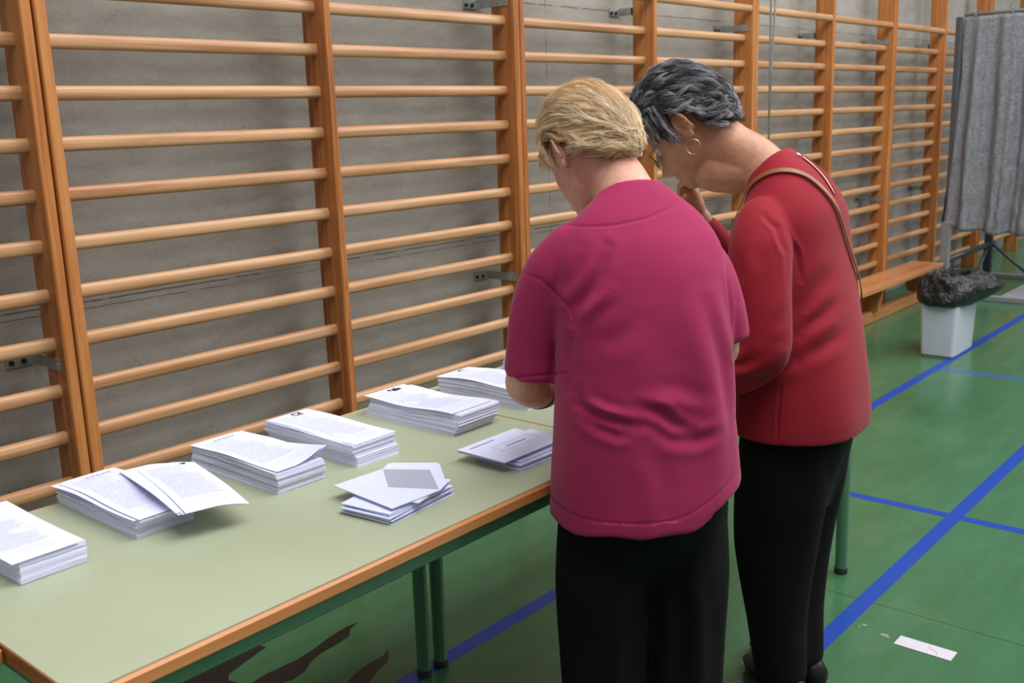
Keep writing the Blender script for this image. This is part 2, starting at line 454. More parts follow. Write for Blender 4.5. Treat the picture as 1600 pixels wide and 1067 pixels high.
# ------------------------------------------------------------------ wall bars
PY0, PY1, PZ = 2.72, 2.84, 2.35
RUNGS = [round(1.806 - .1359 * j, 4) for j in range(13)]
RUNGS = [z for z in RUNGS if z > .1]
def make_rung(L, name='rung', r=(.0165, .0205)):
    mb = MB(); n = 20; e = .003
    xs = [0, L]
    vs = []; fs = []
    for x in xs:
        for k in range(n):
            w = 2 * math.pi * k / n
            c, s_ = math.cos(w), math.sin(w)
            # rounded-rectangular / oval section
            cx = math.copysign(abs(c) ** .75, c); sz = math.copysign(abs(s_) ** .75, s_)
            vs.append((x, cx * r[0], sz * r[1]))
    for k in range(n): fs.append((k, (k + 1) % n, n + (k + 1) % n, n + k))
    fs.append(tuple(range(n))[::-1]); fs.append(tuple(n + k for k in range(n)))
    mb.add(vs, fs)
    return mb
def wall_bars(name, posts, label, brackets, low_rungs=True, zlist=None):
    x_base = posts[0][0]
    root = empty(name, (x_base, PY0, 0))
    tag(root, label, 'wall bars', 'wooden wall bar ladders along the concrete wall')
    for a, b in posts:
        p = MB().cbox(a - x_base, b - x_base, 0, PY1 - PY0, 0.0, PZ, .0035).build('post', M['post'], root)
    for (a0, b0), (a1, b1) in zip(posts[:-1], posts[1:]):
        L = a1 - b0
        proto = None
        for z in RUNGS:
            if proto is None:
                proto = make_rung(L + .004).build('rung', M['rung'], root, auto=50)
                proto.location = (b0 - x_base - .002, .062, z)
            else:
                c = copy_part(proto, root, (b0 - x_base - .002, .062, z))
        t = copy_part(proto, root, (b0 - x_base - .002, .022, 1.955))
    for bk in brackets:
        bx, bz = bk[:2]; short = len(bk) > 2
        br = MB()
        xl = bx - x_base
        # arm along the post side, corner at the wall, plate on the wall
        br.box(xl - .004, xl, .1205 if short else .028, WALL_Y - PY0 - .004, bz - .017, bz + .017)
        br.box(xl - .080, xl, WALL_Y - PY0 - .005, WALL_Y - PY0 - .0005, bz - .019, bz + .019)
        if short: br.box(xl - .004, xl + .028, .1205, .1245, bz - .017, bz + .017)
        else: br.tube([(xl - .006, .045, bz), (xl + .001, .045, bz)], .006, 8)
        o = br.build('bracket', M['galv'], root)
        bo = MB()
        for q in (.03, .065): bo.tube([(xl - q, WALL_Y - PY0 - .011, bz - .004), (xl - q, WALL_Y - PY0 - .004, bz - .004)], .008, 6)
        bo.build('bolt', M['bolt'], o)
    return root
wall_bars('wall_bars', [(.25, .28), (1.243, 1.274)], 'wooden wall bars at the far left, behind the leftmost paper pile', [(1.2425, .80)])
wall_bars('wall_bars', [(1.281, 1.315), (2.236, 2.264), (3.191, 3.224)], 'wooden wall bars just behind the row of ballot stacks, left of the blonde woman', [(3.1905, 1.88), (3.1905, .775)])
wall_bars('wall_bars', [(3.228, 3.257), (4.200, 4.230), (5.177, 5.208)], 'wooden wall bars directly behind the two women', [(4.1995, 1.90, 1), (5.1765, 1.86), (5.1765, .775)])
wall_bars('wall_bars', [(5.213, 5.243), (6.208, 6.238), (7.190, 7.222)], 'wooden wall bars right of the grey-haired woman, hanging cable in front', [(6.2075, 1.86, 1), (7.1895, 1.85), (7.1895, .775)])
wall_bars('wall_bars', [(7.226, 7.257), (8.235, 8.265), (9.320, 9.350)], 'wooden wall bars behind the white bin and the low bench end', [(8.2345, 1.85, 1), (8.2345, .775, 1)])
wall_bars('wall_bars', [(9.372, 9.404), (10.588, 10.620)], 'farthest wooden wall bars, half hidden behind the grey curtain booth', [(10.5875, 1.85)])

# hanging steel cable
cb = MB()
cb.tube([(5.136, 2.60, 4.2), (5.137, 2.60, 1.985), (5.142, 2.60, 1.62), (5.145, 2.60, 1.05)], .0062, 8)
cb.tube([(5.205, 2.60, 4.2), (5.188, 2.60, 1.985), (5.158, 2.60, 1.64), (5.147, 2.60, 1.42)], .0055, 8)
tag(cb.build('hanging_cable', M['cable'], smooth=True), 'thin double steel cable hanging in front of the wall bars behind the grey-haired woman', 'cable')

# ------------------------------------------------------------------ bench
bench = empty('gym_bench', (4.3, 2.48, 0))
tag(bench, 'long low varnished wooden gym bench against the wall bars', 'bench')
MB().cbox(0, 3.42, -.01, .225, .235, .27, .005).build('seat', M['bench'], bench)
MB().cbox(0, 3.42, .08, .13, 0, .075, .004).build('bottom_rail', M['bench'], bench)
for x in (.15, 1.62, 2.32, 3.2):
    MB().add([(x, .05, .075), (x + .035, .05, .075), (x + .035, .17, .075), (x, .17, .075), (x, .02, .2349), (x + .035, .02, .2349), (x + .035, .21, .2349), (x, .21, .2349)],
             [(0, 3, 2, 1), (4, 5, 6, 7), (0, 1, 5, 4), (1, 2, 6, 5), (2, 3, 7, 6), (3, 0, 4, 7)]).build('leg', M['post'], bench)

# ------------------------------------------------------------------ tables
TZ = .752
def table(x0, x1, y0, y1, label):
    t = empty('school_table', (x0, y0, 0))
    tag(t, label, 'table', 'pale green school tables with orange wooden edging')
    L, D = x1 - x0, y1 - y0; e = .007; g = .0022; th = .024
    MB().box(g, L - g, e, D - e, TZ - th, TZ).build('tabletop', M['laminate'], t)
    for ya, yb in ((-.002, e), (D - e, D + .002)):
        MB().cbox(0, L, ya, yb, TZ - th - .001, TZ - .0006, .004).build('wooden_edging', M['edge'], t)
    for xa, xb in ((0, g), (L - g, L)):
        MB().cbox(xa, xb, e, D - e, TZ - th - .001, TZ - .0004, .0008).build('end_edging', M['edgey'], t)
    q = MB(); a = .016; z0, z1 = TZ - th - .033, TZ - th - .001
    q.cbox(a, L - a, a, a + .022, z0, z1, .004); q.cbox(a, L - a, D - a - .022, D - a, z0, z1, .004)
    q.cbox(a, a + .022, a + .022, D - a - .022, z0, z1, .004); q.cbox(L - a - .022, L - a, a + .022, D - a - .022, z0, z1, .004)
    q.build('frame', M['steel_green'], t)
    leg = None
    for lx in (.030, L - .030):
        for ly in (.030, D - .045):
            if leg is None:
                leg = MB().tube([(0, 0, .014), (0, 0, TZ - th - .02)], .0185, 20).build('leg', M['steel_green'], t, auto=50)
                ft = MB().tube([(0, 0, 0), (0, 0, .004), (0, 0, .02)], [.0185, .0205, .0205], 20).build('foot_cap', M['rubber'], leg, auto=50)
                leg.location = (lx, ly, 0)
            else:
                c = copy_part(leg, t, (lx, ly, 0)); copy_part(ft, c)
    return t
table(.486, 1.6870, 1.15, 1.838, 'pale green table in the foreground carrying the left ballot stacks and both envelope piles')
table(1.6880, 2.912, 1.15, 1.838, 'pale green table mostly hidden behind the two women')
table(-.73, .4835, 1.358, 2.046, 'pale green table cut off at the left picture edge, only an orange corner showing')

# ------------------------------------------------------------------ paper
def outline(w, l, nseg=8):
    """rectangle outline points, long sides subdivided (x 0..w, y 0..l)"""
    P = []
    for i in range(nseg + 1): P.append((0, l * i / nseg))
    for i in range(1, 4): P.append((w * i / 4, l))
    for i in range(nseg + 1): P.append((w, l * (1 - i / nseg)))
    for i in range(1, 4): P.append((w * (1 - i / 4), 0))
    return P
def sheet_grid(w, l, z, th, fn, nx=8, ny=18):
    """thin sheet as a closed slab on a grid, fn(u,v) gives the lift; returns verts, faces, uvs"""
    vs = []; fs = []
    for s_ in (0, 1):
        for j in range(ny + 1):
            for i in range(nx + 1):
                u, v = i / nx, j / ny
                vs.append((u * w, v * l, z + fn(u, v) + th * s_))
    N = (nx + 1) * (ny + 1)
    g = lambda i, j: j * (nx + 1) + i
    for j in range(ny):
        for i in range(nx):
            fs.append((g(i, j), g(i, j + 1), g(i + 1, j + 1), g(i + 1, j)))
            fs.append((N + g(i, j), N + g(i + 1, j), N + g(i + 1, j + 1), N + g(i, j + 1)))
    for i in range(nx):
        fs.append((g(i, 0), g(i + 1, 0), N + g(i + 1, 0), N + g(i, 0)))
        fs.append((g(i + 1, ny), g(i, ny), N + g(i, ny), N + g(i + 1, ny)))
    for j in range(ny):
        fs.append((g(0, j + 1), g(0, j), N + g(0, j), N + g(0, j + 1)))
        fs.append((g(nx, j), g(nx, j + 1), N + g(nx, j + 1), N + g(nx, j)))
    return vs, fs
def sheet_obj(name, w, l, z, th, fn, mat, parent, loc=(0, 0), rz=0.0, uvs=True, smooth=True):
    vs, fs = sheet_grid(w, l, z, th, fn)
    o = MB().add(vs, fs).build(name, mat, parent)
    me = o.data
    uvl = me.uv_layers.new(name='UVMap')
    co = [v.co for v in me.vertices]
    for lp in me.loops:
        c = co[lp.vertex_index]; uvl.data[lp.index].uv = (c.x / w, c.y / l)
    me.polygons.foreach_set('use_smooth', [True] * len(me.polygons))
    set_sharp(me, 40)
    o.location = (loc[0], loc[1], 0); o.rotation_euler = (0, 0, rz)
    return o
def logo(kind, w, l, z, parent, fn, at=(.62, .93), s=.011):
    mb = MB(); cx, cy = at[0] * w, at[1] * l
    zz = z + fn(at[0], at[1]) + .0009
    def q(x0, x1, y0, y1):
        mb.add([(cx + x0 * s, cy + y0 * s, zz), (cx + x1 * s, cy + y0 * s, zz), (cx + x1 * s, cy + y1 * s, zz), (cx + x0 * s, cy + y1 * s, zz)], [(0, 1, 2, 3)])
    if kind == 'square':
        q(-1, 1, .7, 1); q(-1, 1, -1, -.7); q(-1, -.75, -.7, .7); q(.75, 1, -.7, .7); q(-.2, .5, -.5, -.1); q(.4, .75, -.1, .4)
    elif kind == 'block':
        q(-1.6, -.9, -.2, .9); q(-.8, .9, -.9, .1); q(-.4, .2, .1, .9); q(.35, .9, .3, 1); q(1.0, 1.5, -.8, .5)
    elif kind == 'wedge':
        mb.add([(cx - 1.3 * s, cy - .1 * s, zz), (cx + .9 * s, cy - .4 * s, zz), (cx + 1.0 * s, cy + .35 * s, zz), (cx - .2 * s, cy + .3 * s, zz)], [(0, 1, 2, 3)])
    elif kind == 'arc':
        n = 8
        for k in range(n):
            a0 = math.pi * (.1 + .9 * k / n); a1 = math.pi * (.1 + .9 * (k + 1) / n)
            mb.add([(cx + math.cos(a0) * s, cy + math.sin(a0) * s * .9, zz), (cx + math.cos(a0) * s * .6, cy + math.sin(a0) * s * .5, zz), (cx + math.cos(a1) * s * .6, cy + math.sin(a1) * s * .5, zz), (cx + math.cos(a1) * s, cy + math.sin(a1) * s * .9, zz)], [(0, 1, 2, 3)])
        q(.9, 1.5, -.4, -.1)
    elif kind == 'words':
        for i in range(5): q(-2.4 + i * .95, -2.4 + i * .95 + .7, -.2, .15)
    mb.build('printed_logo', M['ink' if kind != 'words' else 'ink_soft'], parent)

def ballot_stack(x, y, w, l, h, label, rz=0.0, seed=1, wave=.004, top_off=(0, 0), top_rz=0.0, top_fn=None, kind='square', layers=20, drift=(0, 0), top2=None, jit=.0016, twist=0.0):
    rnd = random.Random(seed)
    root = empty('ballot_stack', (x, y, TZ), rz)
    tag(root, label, 'stack of ballot papers', 'stacks of white printed ballot papers on the tables')
    mb = MB(); lay = h / layers
    ox = oy = 0.0
    ph = rnd.random() * 6
    nseg = 10
    big_jump = [rnd.randrange(2, layers - 2) for _ in range(2)]
    for i in range(layers):
        t = i / max(1, layers - 1)
        ox += rnd.uniform(-jit, jit) * .5; oy += rnd.uniform(-jit, jit)
        if i in big_jump: ox += rnd.uniform(-.004, .004); oy += rnd.uniform(-.005, .005)
        a = twist * t + rnd.uniform(-.006, .006)
        dx, dy = ox + drift[0] * t, oy + drift[1] * t
        P = outline(w, l, nseg)
        ring = []
        for (px, py) in P:
            qx, qy = px - w / 2, py - l / 2
            rx = qx * math.cos(a) - qy * math.sin(a) + w / 2 + dx; ry = qx * math.sin(a) + qy * math.cos(a) + l / 2 + dy
            zw = wave * t * (math.sin(py / l * 7 + ph) * .6 + math.sin(py / l * 3.1 + ph * 2) * .6)
            ring.append((rx, ry, zw))
        z0 = lay * i; z1 = lay * (i + 1) - lay * .10
        n = len(ring)
        vs = [(a_, b_, z0 + max(c_, 0 if i == 0 else -1)) for a_, b_, c_ in ring] + [(a_, b_, z1 + c_) for a_, b_, c_ in ring]
        fs = [(k, k + n, (k + 1) % n + n, (k + 1) % n) for k in range(n)] + [tuple(range(n)), tuple(n + k for k in range(n))[::-1]]
        fs = [f[::-1] for f in fs]
        mb.add(vs, fs)
    mb.build('paper_pile', M['paper_edge'], root)
    zt = h + .0006
    f0 = lambda u, v: wave * (math.sin(v * 7 + ph) * .6 + math.sin(v * 3.1 + ph * 2) * .6) + (top_fn(u, v) if top_fn else 0)
    lx, ly = ox + drift[0] + top_off[0], oy + drift[1] + top_off[1]
    if top2:
        sheet_obj('loose_sheet', w, l, zt - .0004, .0003, f0, M['print'], root, (lx + top2[0], ly + top2[1]), top2[2])
        zt += .0014
    s = sheet_obj('top_sheet', w, l, zt, .0004, f0, M['print'], root, (lx, ly), top_rz)
    logo(kind, w, l, zt, s, f0)
    return root
ballot_stack(.585, 1.530, .106, .292, .036, 'leftmost stack of printed ballots, cut off by the left picture edge', seed=3, wave=.0015, top_off=(-.012, -.004), kind='words', layers=24, jit=.0011)
# stack with a second, displaced batch of sheets on top
ballot_stack(.790, 1.548, .110, .288, .036, 'second ballot stack from the left, a shifted batch of sheets sliding off its right side', seed=11, wave=.004, kind='words', layers=16, jit=.0022,
             top_fn=lambda u, v: .004 * max(0, .35 - u) * math.sin(v * 5), top2=(-.006, .008, .02))
def fan_batch():
    root = empty('ballot_sheets', (.838, 1.468, TZ + .0462), -.24)
    tag(root, 'loose batch of printed ballot sheets lying askew on the second stack, small black mark', 'ballot sheets')
    def f(u, v): return -.030 * max(0, u - .50) ** 1.5 - .004 * max(0, .25 - v) + .003 * math.sin(v * 4)
    for i, (dx, dy, a) in enumerate([(-.010, .012, .05), (-.004, .006, .03), (-.012, .016, .055)]):
        s0 = sheet_obj('under_sheet', .110, .290, .0012 * i, .0008, f, M['paper'], root, (dx, dy), a)
    s = sheet_obj('top_sheet', .110, .290, .0040, .0006, f, M['print'], root, (0, 0), 0)
    logo('wedge', .110, .290, .0042, s, f, at=(.72, .945), s=.009)
fan_batch()
ballot_stack(1.060, 1.522, .112, .296, .042, 'third ballot stack from the left, its top sheet curled up at the near right corner', seed=5, wave=.003, drift=(.010, .008), layers=18, jit=.0016, kind='words',
             top_fn=lambda u, v: .016 * max(0, u - .35) ** 1.6 * max(0, .45 - v) * 6, top2=(.010, .004, -.02), twist=-.03)
ballot_stack(1.252, 1.514, .112, .296, .045, 'fourth ballot stack, black square emblem at the top of its first sheet', seed=9, wave=.002, drift=(.004, .004), layers=22, jit=.0014, kind='square', top_off=(.006, .0), top_rz=.01)
ballot_stack(1.510, 1.500, .128, .292, .043, 'tall ballot stack nearest the table seam, dark block emblem on its first sheet', seed=21, wave=.004, drift=(.004, -.004), layers=22, jit=.0022, kind='block', top_off=(-.006, .018), top_rz=.0, top2=(.012, -.014, 0))
ballot_stack(1.755, 1.488, .122, .292, .043, 'ballot stack beyond the seam, partly behind the blonde woman elbow, small arc emblem', seed=33, wave=.005, drift=(0, .002), layers=20, jit=.003, kind='arc', top_off=(-.002, .004))
ballot_stack(2.012, 1.520, .115, .292, .043, 'farthest ballot stack, only a white corner visible left of the blonde woman sleeve', seed=41, wave=.003, layers=18, jit=.0034, kind='words')

# envelopes
def envelope(name, w, l, mat, th=.0016):
    """closed envelope with pointed flap seam, width w (x) length l (y), slightly pillowy"""
    f = lambda u, v: .0012 * math.sin(math.pi * u) * math.sin(math.pi * v)
    vs, fs = sheet_grid(w, l, 0, th, f, 6, 6)
    return MB().add(vs, fs)
def place_env(x, y, z, rz, w, l, label, group, src=None):
    if src is None:
        o = envelope('envelope', w, l, M['env']).build('envelope', M['env'], None, auto=40)
    else:
        o = src.copy(); COL.objects.link(o)
    o.location = (x, y, z); o.rotation_euler = (0, 0, rz)
    tag(o, label, 'envelope', group)
    return o
# pile by the seam: long side runs along x
src = None; rr = random.Random(4)
for i in range(6):
    lab = 'grey-shaded white envelope under the printed one in the pile beside the magenta shirt'
    src_o = place_env(1.425 + rr.uniform(-.004, .006), 1.235 + rr.uniform(-.004, .004), TZ + .0002 + i * .0031, -.03 + rr.uniform(-.03, .02), .176, .125, lab, 'envelopes under the printed one in the pile beside the magenta shirt', src)
    src = src or src_o
o2 = place_env(1.398, 1.252, TZ + .0202, .03, .178, .128, 'second envelope from the top beside the magenta shirt, left corner sticking out', None, src)
def printed_envelope():
    w, l = .178, .130
    o = envelope('envelope', w, l, M['env']).build('envelope', M['env'], None, auto=40)
    o.location = (1.392, 1.244, TZ + .0245); o.rotation_euler = (math.radians(0), math.radians(0), -.005)
    tag(o, 'white envelope with printed heading and framed line, topmost beside the magenta shirt', 'envelope')
    mb = MB(); z = .0032; r = random.Random(2)
    x = .018
    while x < .088:
        ww = r.uniform(.0022, .0042); mb.box(x, x + ww, .108, .1108, z, z + .0001); x += ww + r.uniform(.0006, .0014)
    mb.build('printed_text', M['ink_soft'], o); mb = MB()
    x = .075
    while x < .134:
        ww = r.uniform(.0024, .0046); mb.box(x, x + ww, .060, .0636, z, z + .0001); x += ww + r.uniform(.0006, .0014)
    mb.build('printed_text', M['ink_soft'], o)
    fr = MB(); z = .0031
    for a in ((.048, .162, .046, .0466), (.048, .162, .078, .0786), (.048, .0486, .046, .0786), (.1614, .162, .046, .0786)): fr.box(a[0], a[1], a[2], a[3], z, z + .0001)
    fr.build('printed_frame', M['env_in'], o)
printed_envelope()
# pile with the open envelope
src = None
for i in range(7):
    lab = 'white envelope in the pile under the open one'
    s_ = place_env(1.084 + rr.uniform(-.005, .006), 1.243 + rr.uniform(-.005, .005), TZ + .0002 + i * .0029, .10 + rr.uniform(-.05, .05), .172, .112, lab, 'envelopes lying under the open one', src)
    src = src or s_
place_env(1.150, 1.235, TZ + .0212, .28, .13, .112, 'white envelope jutting out below the open one with a torn looking corner', None, src).scale = (.72, 1, 1)
def open_envelope():
    root = empty('open_envelope', (1.105, 1.253, TZ + .0242), .0)
    tag(root, 'open white envelope with grey lining showing, topmost of the nearer pile', 'envelope')
    w, l = .168, .172
    def plate(pts, z, th, name, mat, par, lift=None):
        n = len(pts); lift = lift or [0] * n
        vs = [(x, y, z + q) for (x, y), q in zip(pts, lift)] + [(x, y, z + th + q) for (x, y), q in zip(pts, lift)]
        fs = [tuple(range(n))[::-1], tuple(n + k for k in range(n))] + [(k, (k + 1) % n, n + (k + 1) % n, n + k) for k in range(n)]
        return MB().add(vs, fs).build(name, mat, par)
    plate([(-.006, -.005), (.108, -.010), (.123, .161), (.008, .168)], 0, .0016, 'body', M['env'], root)
    plate([(.108, -.010), (.138, .004), (.207, .090), (.209, .102), (.158, .172), (.149, .175), (.123, .161)], 0.0004, .0012, 'flap', M['env'], root)
    plate([(.062, .078), (.108, -.006), (.172, .082), (.121, .158)], .0018, .0003, 'lining', M['env_in'], root)
open_envelope()

# sticker on the floor
st = MB().add([(2.549, .739, .0008), (2.603, .739, .0008), (2.603, .889, .0008), (2.549, .889, .0008), (2.549, .739, .0013), (2.603, .739, .0013), (2.603, .889, .0013), (2.549, .889, .0013)],
              [(0, 3, 2, 1), (4, 5, 6, 7), (0, 1, 5, 4), (1, 2, 6, 5), (2, 3, 7, 6), (3, 0, 4, 7)])
st = st.build('floor_sticker', M['sticker'])
tag(st, 'white paper strip stuck on the green floor at lower right', 'sticker')
mk = MB(); 
S_ = [(2.600, .808), (2.586, .806), (2.578, .800), (2.577, .792), (2.572, .783), (2.560, .778), (2.551, .779)]
for (a, b), (c, d) in zip(S_[:-1], S_[1:]):
    mk.tube([(a, b, .00135), (c, d, .00135)], .0011, 6)
mk.build('scribble', m_plain('pale_grey_mark', srgb(176, 178, 176), .7), st)
dm = MB()
for (cx_, cy_, r_) in ((2.580, .925, .016), (2.600, .990, .010), (2.572, .915, .010)):
    n = 14; rr2 = random.Random(int(cx_ * 1000))
    dm.add([(cx_ + math.cos(6.283 * k / n) * r_ * rr2.uniform(.4, 1.0) * .7, cy_ + math.sin(6.283 * k / n) * r_ * rr2.uniform(.5, 1.3), .0009) for k in range(n)], [tuple(range(n))])
dm = dm.build('glue_residue', M['dirt']); tag(dm, 'greyish glue residue on the floor left of the white strip', 'stain')

# ------------------------------------------------------------------ bin
bn = empty('waste_bin', (5.86, 1.80, 0))
tag(bn, 'white plastic waste bin with black bag standing on the blue line', 'waste bin')
def rrect(w, d, r, z, n=5, cx=0, cy=0):
    P = []
    for (sx, sy, a0) in ((1, 1, 0), (-1, 1, 90), (-1, -1, 180), (1, -1, 270)):
        for k in range(n + 1):
            a = math.radians(a0 + 90 * k / n)
            P.append((cx + sx * (w / 2 - r) + math.cos(a) * r, cy + sy * (d / 2 - r) + math.sin(a) * r, z))
    return P
def loft_rings(mb, rings, cap0=True, cap1=True, mi=0):
    n = len(rings[0]); vs = [p for r in rings for p in r]; fs = []
    for i in range(len(rings) - 1):
        for k in range(n): fs.append((i * n + k, i * n + (k + 1) % n, (i + 1) * n + (k + 1) % n, (i + 1) * n + k))
    if cap0: fs.append(tuple(range(n))[::-1])
    if cap1: fs.append(tuple((len(rings) - 1) * n + k for k in range(n)))
    return mb.add(vs, fs, mi)
bx, by = .18, .09
b = MB(); loft_rings(b, [rrect(.355, .185, .022, .012, cx=bx, cy=by), rrect(.357, .187, .024, .02, cx=bx, cy=by), rrect(.37, .215, .026, .36, cx=bx, cy=by), rrect(.385, .23, .028, .362, cx=bx, cy=by), rrect(.385, .23, .028, .375, cx=bx, cy=by),
                      rrect(.365, .21, .024, .375, cx=bx, cy=by), rrect(.34, .17, .02, .03, cx=bx, cy=by)])
b.build('body', M['bin'], bn, auto=40)
loft_rings(MB(), []) if False else None
b = MB(); loft_rings(b, [rrect(.34, .172, .02, 0, cx=bx, cy=by), rrect(.34, .172, .02, .0115, cx=bx, cy=by)]); b.build('base', M['bin_base'], bn)
# bag: outer skirt and inner opening
def bag_ring(z, gx, gy, offx, offy, cr, seed, n=72):
    P = []
    for k in range(n):
        a = 2 * math.pi * k / n
        c, s_ = math.cos(a), math.sin(a)
        ex = math.copysign(abs(c) ** .7, c); ey = math.copysign(abs(s_) ** .7, s_)
        nz = noise.noise(Vector((c * 2.3 + seed, s_ * 2.3, z * 9))) + .5 * noise.noise(Vector((c * 6 + seed, s_ * 6, z * 20)))
        P.append((bx + offx + ex * (gx + cr * nz), by + offy + ey * (gy + cr * nz), z + .5 * cr * noise.noise(Vector((c * 3, s_ * 3, seed + 9)))))
    return P
prof = [(.300, .212, .132, .0, .0, .010), (.318, .232, .150, .002, .0, .014), (.36, .236, .158, .006, -.002, .024), (.40, .228, .155, .010, -.004, .04), (.44, .212, .140, .008, -.002, .035), (.468, .196, .122, .0, 0, .03), (.476, .183, .108, -.004, 0, .02), (.455, .17, .095, 0, 0, .02), (.40, .15, .075, 0, 0, .015), (.33, .13, .06, 0, 0, .012)]
rings = [bag_ring(z, gx, gy, ox, oy, cr, 3.0 + i * .12) for i, (z, gx, gy, ox, oy, cr) in enumerate(prof)]
# the bag sags out over the corner that points along +x and towards the room
for i, r in enumerate(rings):
    k_ = [1, 1.05, .95, .75, .5, .25, .1, 0, 0, 0][i]
    r2 = []
    for (x, y, z) in r:
        dx, dy = x - bx, y - by
        wgt = max(0, (dx * .72 - dy * .69) / .2) ** 2
        r2.append((x + .10 * k_ * wgt, y - .085 * k_ * wgt, z + (.030 * wgt if i < 3 else -.02 * k_ * wgt)))
    rings[i] = r2
b = MB(); loft_rings(b, rings, cap0=False, cap1=True)
bag = b.build('bin_bag', M['bag'], bn, smooth=True)
md = bag.modifiers.new('sub', 'SUBSURF'); md.levels = md.render_levels = 2

# ------------------------------------------------------------------ voting booth
bo = empty('voting_booth', (7.8, 2.5, 0))
tag(bo, 'grey metal voting booth frame with a light grey crinkled curtain', 'voting booth')
def curtain(y0, y1, x, z0, z1, amp, folds, seed, name, mat):
    ny, nz = 150, 60; vs = []; fs = []
    for j in range(nz + 1):
        t = j / nz; z = z1 - (z1 - z0) * t
        for i in range(ny + 1):
            u = i / ny
            y = y0 + (y1 - y0) * u + .12 * t * t * (0 if y0 > y1 else 0)
            grow = .35 + .65 * min(1, t * 2.2)
            ph = u * folds * 2 * math.pi + .9 * math.sin(t * 2.0 + u * 5 + seed)
            dx = amp * grow * (math.sin(ph) + .4 * math.sin(2.3 * ph + 1 + t))
            dx += .012 * t * noise.noise(Vector((u * 26, t * 9, seed))) + .016 * max(0, t - .45) * noise.noise(Vector((u * 60, t * 34, seed + 4)))
            yy = y + .03 * (t ** 1.5) * (1 - u) * 2.6 * (1 if y0 > y1 else -1) + .012 * noise.noise(Vector((u * 11, t * 4, seed + 2)))
            zz = z + (.012 * math.sin(u * 9 + 1) + .01 * math.sin(ph)) * t
            vs.append((x + dx, yy, zz))
    for j in range(nz):
        for i in range(ny):
            a = j * (ny + 1) + i; fs.append((a, a + 1, a + ny + 2, a + ny + 1))
    o = MB().add(vs, fs).build(name, mat, bo, smooth=True)
    s = o.modifiers.new('sol', 'SOLIDIFY'); s.thickness = .002
    return o
curtain(-.055, -1.05, .0, .50, 2.01, .026, 5.6, 1.0, 'curtain', M['curtain'])
MB().cbox(.02, .09, -.018, .018, .5, 2.02, .004).build('side_panel', M['panel_dark'], bo)
curtain(-.02, -.06, .1, .52, 2.0, .01, 1, 3.0, 'side_curtain', M['panel_dark'])
bt = MB()
bt.tube([(.03, -.04, 2.03), (.03, -1.1, 2.03)], .013, 10)
bt.build('top_rail', M['tube_light'], bo, smooth=True)
for y in (-.12, -.36, -.58, -.85):
    MB().tube([(.0 + .013 * math.cos(a), y, 2.035 + .022 * math.sin(a)) for a in [k * math.pi / 4 for k in range(9)]], .0035, 6).build('curtain_ring', M['tube_light'], bo, smooth=True)
MB().cbox(.0, .05, -.03, .03, 0, .56, .004).build('post', M['tube_light'], bo)
MB().cbox(1.08, 1.13, -.03, .03, 0, 2.05, .004).build('post', M['tube_dark'], bo)
MB().cbox(.0, .05, -1.10, -1.05, 0, 2.05, .004).build('post', M['tube_light'], bo)
MB().tube([(.05, 0, .27), (1.08, 0, .27)], .022, 10).build('side_rail', M['tube_dark'], bo, smooth=True)
MB().tube([(1.10, 0, .30), (1.10, -.33, .03)], .012, 8).build('brace', M['tube_dark'], bo, smooth=True)
MB().tube([(1.10, 0, .26), (.78, .0, .02)], .012, 8).build('brace', M['tube_dark'], bo, smooth=True)
MB().cbox(1.06, 1.11, -1.2, -.03, 0, .04, .004).build('base_tube', M['tube_light'], bo)
MB().cbox(-.03, .02, -1.2, -.03, 0, .04, .004).build('base_tube', M['tube_light'], bo)
MB().cbox(.06, .75, -1.15, -.38, .002, .02, .003).build('base_plate', M['plate'], bo)

# ------------------------------------------------------------------ people
def remesh(mb, voxel, smooth_it=2, smooth_f=.5):
    me = bpy.data.meshes.new('tmp'); me.from_pydata(mb.v, [], mb.f); me.update()
    o = bpy.data.objects.new('tmp', me); COL.objects.link(o)
    m = o.modifiers.new('r', 'REMESH'); m.mode = 'VOXEL'; m.voxel_size = voxel
    s = o.modifiers.new('s', 'SMOOTH'); s.factor = smooth_f; s.iterations = smooth_it
    dg = bpy.context.evaluated_depsgraph_get()
    ev = o.evaluated_get(dg)
    out = bpy.data.meshes.new_from_object(ev, depsgraph=dg)
    bpy.data.objects.remove(o, do_unlink=True); bpy.data.meshes.remove(me)
    return out
def mesh_obj(name, me, mat, parent, smooth=True):
    me.name = name
    me.materials.clear()
    me.materials.append(mat)
    me.polygons.foreach_set('use_smooth', [smooth] * len(me.polygons))
    o = bpy.data.objects.new(name, me); COL.objects.link(o)
    if parent: o.parent = parent
    return o
def get_co(me):
    a = np.empty(len(me.vertices) * 3); me.vertices.foreach_get('co', a); return a.reshape(-1, 3)
def get_no(me):
    a = np.empty(len(me.vertices) * 3); me.vertex_normals.foreach_get('vector', a); return a.reshape(-1, 3)
def set_co(me, a):
    me.vertices.foreach_set('co', a.ravel()); me.update()
def subdivide(me, n=1):
    o = bpy.data.objects.new('tmp', me); COL.objects.link(o)
    s = o.modifiers.new('s', 'SUBSURF'); s.levels = n; s.render_levels = n
    dg = bpy.context.evaluated_depsgraph_get()
    out = bpy.data.meshes.new_from_object(o.evaluated_get(dg), depsgraph=dg)
    bpy.data.objects.remove(o, do_unlink=True)
    return out

